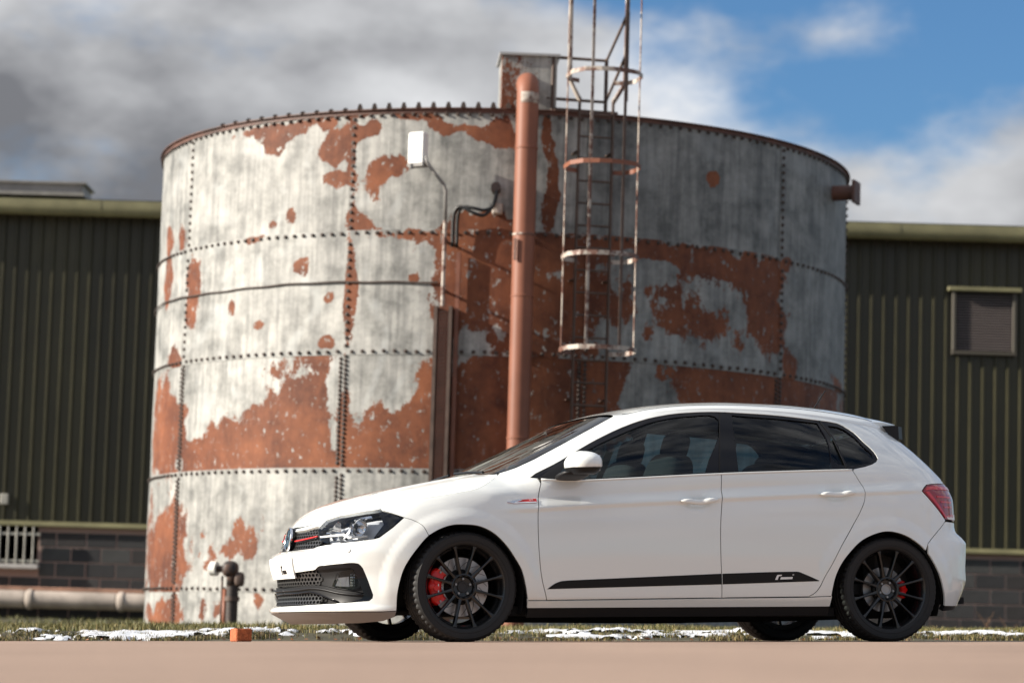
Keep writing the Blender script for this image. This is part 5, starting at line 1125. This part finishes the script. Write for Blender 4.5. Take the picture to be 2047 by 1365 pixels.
for sg in (1, -1):
    q_ = panel('fog_bowl', P1, [(.645,.302),(.672,.345),(.745,.35),(.752,.297)], M_['clear'], lg, step=(.02,.015), off=-.018, gap=0., flange=.01)
    if sg < 0: q_.data.transform(Matrix.Scale(-1, 4, (0,1,0))); q_.data.flip_normals()
    b = MB()
    for sc, zc, rr in ((.70, .345, .030),):
        p = at1(sc, zc, -.020); nv = Vector(nrm(P1, np.asarray(sc), np.asarray(zc))); R = Vector((0,1,0)).rotation_difference(nv).to_matrix().to_4x4()
        q = MB(); q.lathe([(rr,.006),(rr*.9,-.006),(rr*.6,-.02),(.002,-.028)], 24); q.xf(Matrix.Translation(p) @ R); b.add(q.v, q.f)
    if sg < 0: b.v = [(x, -y, z) for x, y, z in b.v]
    b.build('fog_reflector', M_['chrome'], lg, smooth=True)
    b = MB()
    for i in range(4):
        for j in range(5): b.box(at1(.762+.011*i, .305+.014*j, -.017), (.006,.006,.010))
    if sg < 0: b.v = [(x, -y, z) for x, y, z in b.v]
    tag(b.build('fog_lamp_facets', M_['chrome'], lg), kind='stuff')
# parking sensor
for sg in (1, -1):
    b = MB(); p = at1(.766, .491, .0005); nv = Vector(nrm(P1, np.asarray(.766), np.asarray(.491))); R = Vector((0,1,0)).rotation_difference(nv).to_matrix().to_4x4()
    b.lathe([(.0,.001),(.009,.001),(.0095,-.001)], 20); b.lathe([(.0095,.0005),(.0115,-.001)], 20, mi=1); b.xf(Matrix.Translation(p) @ R)
    if sg < 0: b.v = [(x, -y, z) for x, y, z in b.v]
    b.build('parking_sensor', [pt, M_['dark']], car, smooth=True)
# ---- headlamps
HLo = sm([(.431,.576),(.421,.601),(.425,.632),(.445,.660)], 3) + sm([(.445,.660),(.55,.676),(.657,.684),(.833,.701),(.930,.712)], 3)[1:] + [(1.003,.692),(1.066,.669),(1.010,.618),(.940,.567),(.910,.557),(.798,.545),(.666,.534),(.578,.532),(.468,.548)]
for sg in (1, -1):
    hl = empty('headlamp', None, car)
    def mir(o):
        if sg < 0: o.data.transform(Matrix.Scale(-1, 4, (0,1,0))); o.data.flip_normals()
        return o
    mir(panel('lens', P1, HLo, M_['lens'], hl, step=(.03,.02), gap=.002, flange=0.))
    mir(panel('housing', P1, HLo, M_['lampgrey'], hl, step=(.03,.02), off=-.075, gap=-.004, flange=-.075))
    mir(panel('end_blade', P1, [(.918,.703),(.932,.708),(1.003,.689),(1.055,.669),(1.005,.620),(.935,.570),(.90,.562),(.955,.635)], M_['black_gloss'], hl, step=(.02,.012), off=-.010, gap=0., flange=.05))
    b = MB()
    for sc, zc, rr in ((.60,.607,.050), (.80,.622,.050)):
        sc_, zc_ = np.asarray(sc), np.asarray(zc); p = at1(sc, zc, -.022); nv = Vector(nrm(P1, sc_, zc_)); nv = (nv + Vector((.6, 0, -.05))).normalized()
        R = Vector((0,1,0)).rotation_difference(nv).to_matrix().to_4x4()
        q = MB(); q.lathe([(rr*1.08,.0),(rr,.0),(rr*.93,-.010),(rr*.75,-.032),(rr*.4,-.048),(rr*.25,-.050),(rr*.24,-.03),(.002,-.026)], 32); q.xf(Matrix.Translation(p) @ R); b.add(q.v, q.f)
    if sg < 0: b.v = [(x, -y, z) for x, y, z in b.v]; b.f = [f[::-1] for f in b.f]
    b.build('reflector', M_['chrome'], hl, smooth=True, ang=50)
    mir(panel('divider', P1, [(.685,.560),(.70,.560),(.735,.600),(.735,.66),(.72,.66),(.718,.605)], M_['chrome'], hl, step=(.02,.02), off=-.016, gap=0., flange=.02))
    mir(panel('light_guide', P1, [(.432,.570),(.433,.580),(.55,.583),(.69,.590),(.735,.572),(.86,.578),(.86,.570),(.735,.562),(.68,.578),(.55,.574)], M_['white'], hl, step=(.02,.01), off=-.012, gap=0., flange=.012))
    mir(panel('inner_reflector', P1, [(.45,.600),(.46,.652),(.55,.668),(.54,.60)], M_['chrome'], hl, step=(.02,.02), off=-.04, gap=0., flange=.01))
    mir(panel('trim_bar', P1, [(.74,.665),(.75,.678),(.87,.687),(.88,.676)], M_['chrome'], hl, step=(.02,.01), off=-.014, gap=0., flange=.01))
# ---- side stripe, badge
STR = [(1.878,.287)] + sm([(1.878,.288),(1.925,.319),(1.955,.330),(1.994,.335)], 4)[1:] + [(2.45,.357),(2.9085,.379),(2.9105,.3195)]
STR2 = [(2.9165,.3195),(2.9145,.379),(3.2,.390)] + sm([(3.366,.394),(3.385,.392),(3.404,.385),(3.46,.364),(3.508,.344)], 3) + [(3.503,.341)]
for q in (STR, STR2):
    a, c_ = panel('side_stripe', P1, q, M_['decal'], car, step=(.03,.0085), off=.0012, gap=0., flange=0., mirror='pair')
    if q is STR2:
        for k in ('LOGO_r', 'LOGO_b', 'LOGO_d'): panel('stripe_logo', P1, T[k], M_['white'], a, step=(.02,.01), off=.0022, gap=0., flange=0.)
for o in panel('wing_badge', P1, [(1.650,.757),(1.739,.773),(1.8235,.780),(1.8225,.758),(1.69,.751)], M_['redtrim'], car, step=(.02,.01), off=.004, gap=0., flange=.005, mirror='pair'):
    if np.mean([v.co.y for v in o.data.vertices]) > 0:
        panel('badge_tail', P1, [(1.648,.757),(1.73,.7725),(1.738,.768),(1.70,.758),(1.82,.762),(1.822,.757),(1.69,.7505)], M_['chrome'], o, step=(.02,.01), off=.0055, gap=0., flange=.003)
        text('badge_letters', 'GTI', .014, frame1(1.792, .7705, .0052), M_['white'], o, .0003)
# ---- door handles
for (sc, zc) in ((2.775, .787), (3.628, .8385)):
    for sg in (1, -1):
        b = MB(); n = 14; pts = []; rs = []
        for i in range(n+1):
            u = i/n*2-1; s = sc + .112*u; off = .030 - .022*abs(u)**4; pts.append(at1(s, zc + .006*u, off))
        v = []; f = []
        for i, p in enumerate(pts):
            u = i/n*2-1; hh = .0155*(1-abs(u)**5*.75); tt = .009
            nv = Vector((0, 1, 0)); 
            for k in range(10):
                a = 2*math.pi*k/10; v.append(p + Vector((0, math.sin(a)*tt, math.copysign(abs(math.cos(a))**.7, math.cos(a))*hh)))
        for i in range(n):
            for k in range(10): f.append((i*10+k, i*10+(k+1) % 10, (i+1)*10+(k+1) % 10, (i+1)*10+k))
        f += [tuple(range(9,-1,-1)), tuple(n*10+k for k in range(10))]
        b.add(v, f)
        if sg < 0: b.v = [(x, -y, z) for x, y, z in b.v]; b.f = [q[::-1] for q in b.f]
        o = b.build('door_handle', pt, None, smooth=True, ang=50); 
        nm = 'front_door' if sc < 3 else 'rear_door'
        dd = [c for c in car.children if c.name.split('.')[0] == nm and (np.mean([v.co.y for v in c.data.vertices])*sg > 0)][0]
        o.parent = dd
# rounded top edge of the doors under the glass
for sg in (1, -1):
    b = MB(); b.tube([Vector((p[0], p[1]*sg, p[2])) for p in [P2(np.asarray(t), np.asarray(-.004)) + nrm(P2, np.asarray(t), np.asarray(.0))*.001 for t in np.linspace(.95, 2.83, 60)]], .0055, 8); b.build('door_top_edge', pt, car, smooth=True)
# ---- mirrors
for sg in (1, -1):
    mi = empty('door_mirror', None, car); mi.location = (-.628, sg*.985, .966)
    def half(name, zlo, zhi, m, sc=1.):
        b = MB(); nu, nv_ = 36, 20; v = []; f = []
        for j in range(nv_+1):
            bt = -math.pi/2 + math.pi*j/nv_
            for i in range(nu):
                a = 2*math.pi*i/nu; pw = lambda x, e: math.copysign(abs(x)**e, x)
                x = .098*pw(math.cos(bt), .75)*pw(math.cos(a), .75); y = .118*pw(math.cos(bt), .75)*pw(math.sin(a), .7); z = .072*pw(math.sin(bt), .8)
                z *= 1.0 - .18*(y/.118) ; x += -.025*(y/.118)**2*(1 if x > 0 else .2)
                if x > 0: z *= 1 - .28*(x/.082)**2
                v.append((x*sc, y*sc, min(max(z*sc, zlo), zhi) + .12*(-x)*.25))
        for j in range(nv_):
            for i in range(nu): f.append((j*nu+i, j*nu+(i+1) % nu, (j+1)*nu+(i+1) % nu, (j+1)*nu+i))
        b.add(v, f)
        if sg < 0: b.v = [(x, -y, z) for x, y, z in b.v]; b.f = [q[::-1] for q in b.f]
        return b.build(name, m, mi, smooth=True, ang=45)
    half('mirror_cap', -.022, 1., pt); half('mirror_lower_shell', -.055, -.020, M_['black_trim'], .985)
    b = MB(); b.sellip((.030, sg*-.085, -.058), (.085, .10, .020), .8, .6, rot=Matrix.Rotation(sg*rad(8), 4, 'X')); b.build('mirror_arm', M_['black_trim'], mi, smooth=True, ang=50)
    b = MB(); b.box((-.074, 0, .004), (.006, .15, .085), bev=.002); b.build('mirror_glass', M_['chrome'], mi)
    panel('mirror_base_panel', P2, [(.93,.02),(.925,.12),(.94,.30),(1.0,.12),(1.03,.02)], M_['black_trim'], car, step=(.03,.05), off=.0, gap=0., flange=.004) if sg > 0 else None
# ---- rear spoiler, aerial
b = MB(); ny = 28; v = []; f = []
for i in range(ny+1):
    y = -.53 + 1.06*i/ny; q = abs(y)/.53
    zr = float(PR(np.array(-2.60), np.array(math.acos(min(1, abs(y)/float(np.interp(-2.60, _ux, _uy))))*2/math.pi))[2]) - .003; xt = -2.885 + .135*q**2.2; zt = 1.302 - .040*q**2
    for (x, z) in ((-2.60, zr+.002), (-2.70+.02*q, zr*.5+zt*.5+.008), (xt, zt+.004), (xt-.004, zt-.006), (xt+.02, zt-.022), (-2.68+.02*q, zt-.045), (-2.60, zr-.05)): v.append((x, y, z))
for i in range(ny):
    for k in range(7): f.append((i*7+k, i*7+(k+1) % 7, (i+1)*7+(k+1) % 7, (i+1)*7+k))
f += [tuple(range(7)), tuple(ny*7+k for k in range(6,-1,-1))]
b.add(v, [q[::-1] for q in f]); sp = b.build('roof_spoiler', pt, car, smooth=True, ang=35)
for sg in (1, -1):
    b = MB(); pr = [(-2.655,1.258),(-2.735,1.262),(-2.762,1.258),(-2.766,1.185),(-2.745,1.165),(-2.70,1.205)]
    b.add([(x, sg*(.555), z) for x, z in pr] + [(x - .05, sg*.50, z) for x, z in pr], [tuple(range(6)), tuple(range(11,5,-1))] + [(k, (k+1) % 6, 6+(k+1) % 6, 6+k) for k in range(6)])
    b.build('spoiler_fin', M_['black_trim'], sp)
ae = MB(); ae.tube([(-2.455,0,1.365),(-2.47,0,1.392)], [.022,.012], 10); ae.tube([(-2.468,0,1.388),(-2.556,0,1.514)], [.0045,.003], 8); ae.build('aerial', M_['black_trim'], car, smooth=True, ang=40)
# ---- interior
b = MB()
b.box((-1.45,0,.30),(2.3,1.36,.06)); b.box((-.42,0,.80),(.45,1.36,.22), bev=.05); b.box((-2.75,0,.55),(.5,1.3,.5), bev=.05)
b.build('cabin_tub', M_['dark'], car)
def seat(x, y, wd, rear=False):
    e = empty('seat', None, car); e.location = (x, y, .33)
    q = MB(); q.sellip((.0,0,.10),(.26,wd/2,.10), .5, .4); q.build('cushion', M_['cloth'], e, smooth=True)
    q = MB(); R = Matrix.Rotation(rad(-16), 4, 'Y'); q.sellip((-.30,0,.42),(.09,wd/2*.96,.34), .45, .45, rot=R); q.build('backrest', M_['cloth'], e, smooth=True)
    hp = Vector((-.405,0,.79)) if not rear else Vector((-.40,0,.72))
    q = MB(); q.sellip(hp,(.055,.125,.085), .6, .5, rot=R); q.build('headrest', M_['cloth'], e, smooth=True)
    q = MB()
    for s in (-1, 1): q.tube([hp + Vector((.02, s*.06, -.16)), hp + Vector((0, s*.06, -.05))], .006, 6)
    q.build('headrest_post', M_['chrome'], e)
seat(-1.02, .36, .50); seat(-1.02, -.36, .50); seat(-1.92, .36, .56, True); seat(-1.92, -.36, .56, True)
b = MB(); ring = [Vector((.055*math.sin(a)*0, .185*math.cos(a), .185*math.sin(a))) for a in np.linspace(0, 2*math.pi, 33)]
b.tube(ring, .015, 8, caps=False); b.box((0,0,0),(.04,.12,.09),bev=.02); b.bar((0,-.18,0),(0,.18,0),.03,.02); b.bar((0,0,-.18),(0,0,0),.03,.02,up=(1,0,0)); b.bar((0,0,0),(.35,0,-.12),.06,.06)
st = b.build('steering_wheel', M_['dark'], car, smooth=True, ang=40); st.matrix_local = Matrix.Translation((-.74,-.36,.86)) @ Matrix.Rotation(rad(22), 4, 'Y')
for x0, z0, x1, z1 in ((-1.40,1.16,-1.30,.86), (-2.16,1.10,-2.08,.86)):
    b = MB(); b.bar((x0,-.655,z0),(x1,-.70,z1),.045,.004,up=(0,1,0)); b.build('seat_belt', M_['belt'], car)
b = MB(); b.box((-.93,.0,1.17),(.03,.22,.065),bev=.012); b.bar((-.93,0,1.19),(-.91,0,1.25),.02,.02,up=(1,0,0)); b.build('rear_view_mirror', M_['dark'], car)
# wiper
b = MB(); b.tube([Vector(P2(np.asarray(t), np.asarray(v)) + nrm(P2, np.asarray(t), np.asarray(v))*.018) for t, v in ((.55,.03),(.3,.09),(.05,.11))], .008, 6); b.tube([Vector((p[0], -p[1], p[2])) for p in [P2(np.asarray(t), np.asarray(v)) + nrm(P2, np.asarray(t), np.asarray(v))*.018 for t, v in ((.5,.02),(.2,.06),(.0,.09))]], .008, 6); b.build('wiper', M_['black_trim'], car)

# ---- wheels
RW, ZW = .303, .298
def tyre():
    N_ = 168; prof = [(.226,.092),(.232,.101),(.240,.1055),(.2475,.1065),(.249,.1090),(.251,.1090),(.2525,.1076),(.266,.1095),(.276,.1085),(.2775,.1098),(.2795,.1096),(.281,.1078),(.2895,.1025),(.2955,.096),(.2985,.088),(.3005,.078),(.3015,.062),(.3018,.042),(.2955,.040),(.2955,.032),(.302,.030),(.302,.008),(.2955,.006)]
    prof = prof + [(r, -y) for r, y in prof[::-1]]
    b = MB(); v = []; L = len(prof)
    for k in range(N_):
        a = 2*math.pi*k/N_; nt_ = (k % 3 == 0)
        for i, (r, y) in enumerate(prof):
            if nt_ and .060 <= abs(y) <= .099 and r > .29: r -= .0075
            if 0.262 < r < .285 and y > 0: y += .0006*math.sin(k*1.3)
            x, z = r*math.cos(a), r*math.sin(a)
            lim = -ZW + .0005
            if z < lim + .004: 
                dz = max(0, (lim+.004) - z); z = max(lim, z + dz*.6); y *= 1 + .6*dz
            v.append((x, y, z))
    f = [(k*L+i, k*L+i+1, ((k+1) % N_)*L+i+1, ((k+1) % N_)*L+i) for k in range(N_) for i in range(L-1)]
    b.add(v, [q[::-1] for q in f]); return b
def wheel(front):
    w_ = empty('wheel', None, car)
    tyre().build('tyre', M_['rubber'], w_, smooth=True, ang=32)
    b = MB(); b.lathe([(.196,-.095),(.222,-.098),(.232,-.100),(.232,-.095),(.212,-.085),(.198,-.02),(.205,.055),(.2175,.080),(.2255,.093),(.2315,.0985),(.2365,.0985),(.238,.094),(.2345,.090)], 96); b.build('rim_barrel', M_['rim'], w_, smooth=True, ang=35)
    for k in range(12):
        a = rad(15 + 30*k); q = MB()
        # spoke along +x then turned; sections (r, face y, half width front, half width back, depth)
        sec = [(.058,.066,.012,.015,.030),(.085,.071,.0065,.0105,.032),(.120,.077,.0040,.0085,.034),(.165,.083,.0036,.0078,.034),(.195,.088,.0042,.0085,.032),(.214,.0905,.007,.012,.026),(.224,.0905,.012,.017,.022)]
        v = []; f = []
        for r, y, w1, w2, dp in sec: v += [(r, y-.0035, -w2*.8), (r, y, -w1*.55), (r, y, w1*.55), (r, y-.0035, w2*.8), (r, y-dp, w2), (r, y-dp, -w2)]
        for i in range(len(sec)-1):
            for j in range(6): f.append((i*6+j, i*6+(j+1) % 6, (i+1)*6+(j+1) % 6, (i+1)*6+j))
        f += [tuple(range(5,-1,-1)), tuple((len(sec)-1)*6+j for j in range(6))]
        q.add(v, [x[::-1] for x in f]); q.xf(Matrix.Rotation(a, 4, 'Y')); q.build('spoke', M_['rim'], w_, smooth=True, ang=30)
    b = MB(); b.lathe([(.030,.030),(.030,.046),(.052,.048),(.056,.052),(.059,.064),(.064,.0695),(.071,.068),(.075,.058),(.075,.035)], 48); b.build('hub', M_['rim'], w_, smooth=True, ang=35)
    b = MB(); b.lathe([(.031,.03),(.031,.052),(.028,.054),(.023,.053),(.021,.050),(.001,.050)], 32); b.build('centre_cap', M_['dark' if front else 'steel'], w_, smooth=True, ang=35)
    for k in range(5):
        a = rad(90 + 72*k + (0 if front else 30)); q = MB(); q.lathe([(.0,.058),(.006,.058),(.0075,.055),(.0085,.05),(.0085,.04)], 12); q.xf(Matrix.Translation((.043*math.cos(a), 0, .043*math.sin(a)))); q.build('wheel_bolt', M_['steel'], w_, smooth=True, ang=35)
    R_ = .160 if front else .128
    b = MB(); b.lathe([(R_*.60,.012),(R_,.012),(R_,-.012),(R_*.6,-.012)], 64); b.lathe([(.0,.035),(.070,.035),(.078,.030),(R_*.61,.0125)], 48, mi=1); b.build('brake_disc', [M_['disc'] if front else M_['steel'], M_['void']], w_, smooth=True, ang=35)
    if front:
        b = MB()
        for k in range(16):
            a0 = 2*math.pi*k/16; b.tube([((.105+.012*i)*math.cos(a0+.09*i), .0126, (.105+.012*i)*math.sin(a0+.09*i)) for i in range(5)], .0016, 4)
        tag(b.build('disc_slots', M_['void'], w_), kind='stuff')
    # caliper: front edge of the wheel (front), rear edge (rear)
    b = MB(); ac, sp_, r0, r1, y1 = (0., 35, .108, .190, .046) if front else (math.pi, 24, .088, .142, .040)
    n = 16
    v = []; f = []
    for i in range(n+1):
        a = ac + rad(-sp_ + 2*sp_*i/n); u = abs(i/n*2-1)
        rr = r1 - .010*(u**3) + .004*math.cos(u*9); rl = r0 + .012*(1-u); th = y1 - .006*u**2 + .003*math.cos(u*12)
        for (r, y) in ((rl,-.03),(rl,th-.010),(rl+.010,th),(rr-.012,th),(rr,th-.010),(rr,-.03)): v.append((r*math.cos(a), y, r*math.sin(a)))
    for i in range(n):
        for j in range(6): f.append((i*6+j, i*6+(j+1) % 6, (i+1)*6+(j+1) % 6, (i+1)*6+j))
    f += [tuple(range(5,-1,-1)), tuple(n*6+j for j in range(6))]
    b.add(v, f); b.build('brake_caliper', M_['red'], w_, smooth=True, ang=40)
    if front:
        b = MB()
        for i, da in enumerate((-.30, -.05, .20)): a = ac + da; q = MB(); q.lathe([(.0,.004),(.016,.004),(.018,.0)], 16); q.xf(Matrix.Translation((.150*math.cos(a), y1, .150*math.sin(a)))); b.add(q.v, q.f)
        b.build('caliper_piston_boss', M_['red'], w_, smooth=True, ang=40)
        b = MB(); b.bar((.138,y1+.0025,-.045),(.140,y1+.0025,.02),.006,.002,up=(0,1,0)); b.bar((.147,y1+.0025,-.045),(.138,y1+.0025,-.045),.006,.002,up=(0,1,0)); b.build('caliper_mark', M_['white'], w_)
        b = MB()
        for a in (-.56, .56): q = MB(); q.lathe([(.0,.004),(.006,.004),(.007,0)], 10); q.xf(Matrix.Translation((.148*math.cos(a), y1-.004, .148*math.sin(a)))); b.add(q.v, q.f)
        b.build('caliper_bolt', M_['steel'], w_)
        b = MB(); b.bar((-.03,.0625,-.2115),(.022,.0625,-.2115),.010,.002,up=(0,0,1)); b.build('rim_mark', M_['redtrim'], w_)
    return w_
wf = wheel(True); wr = wheel(False)
for src, x, tr_, st in ((wf, 0, .748, rad(2.0)), (wr, -2.549, .742, 0)):
    o = ctree(src, car); src.location = (x, tr_, ZW); src.rotation_euler = (0, 0, st)
    o.location = (x, -tr_, ZW); o.rotation_euler = (0, 0, math.pi + st)
    for ch in o.children:          # the far caliper sits on the same edge of the car
        if ch.name.split('.')[0].startswith(('brake_caliper','caliper')): ch.rotation_euler = (0, math.pi, 0); ch.rotation_euler = (math.pi, 0, math.pi) if False else (0, math.pi, 0)
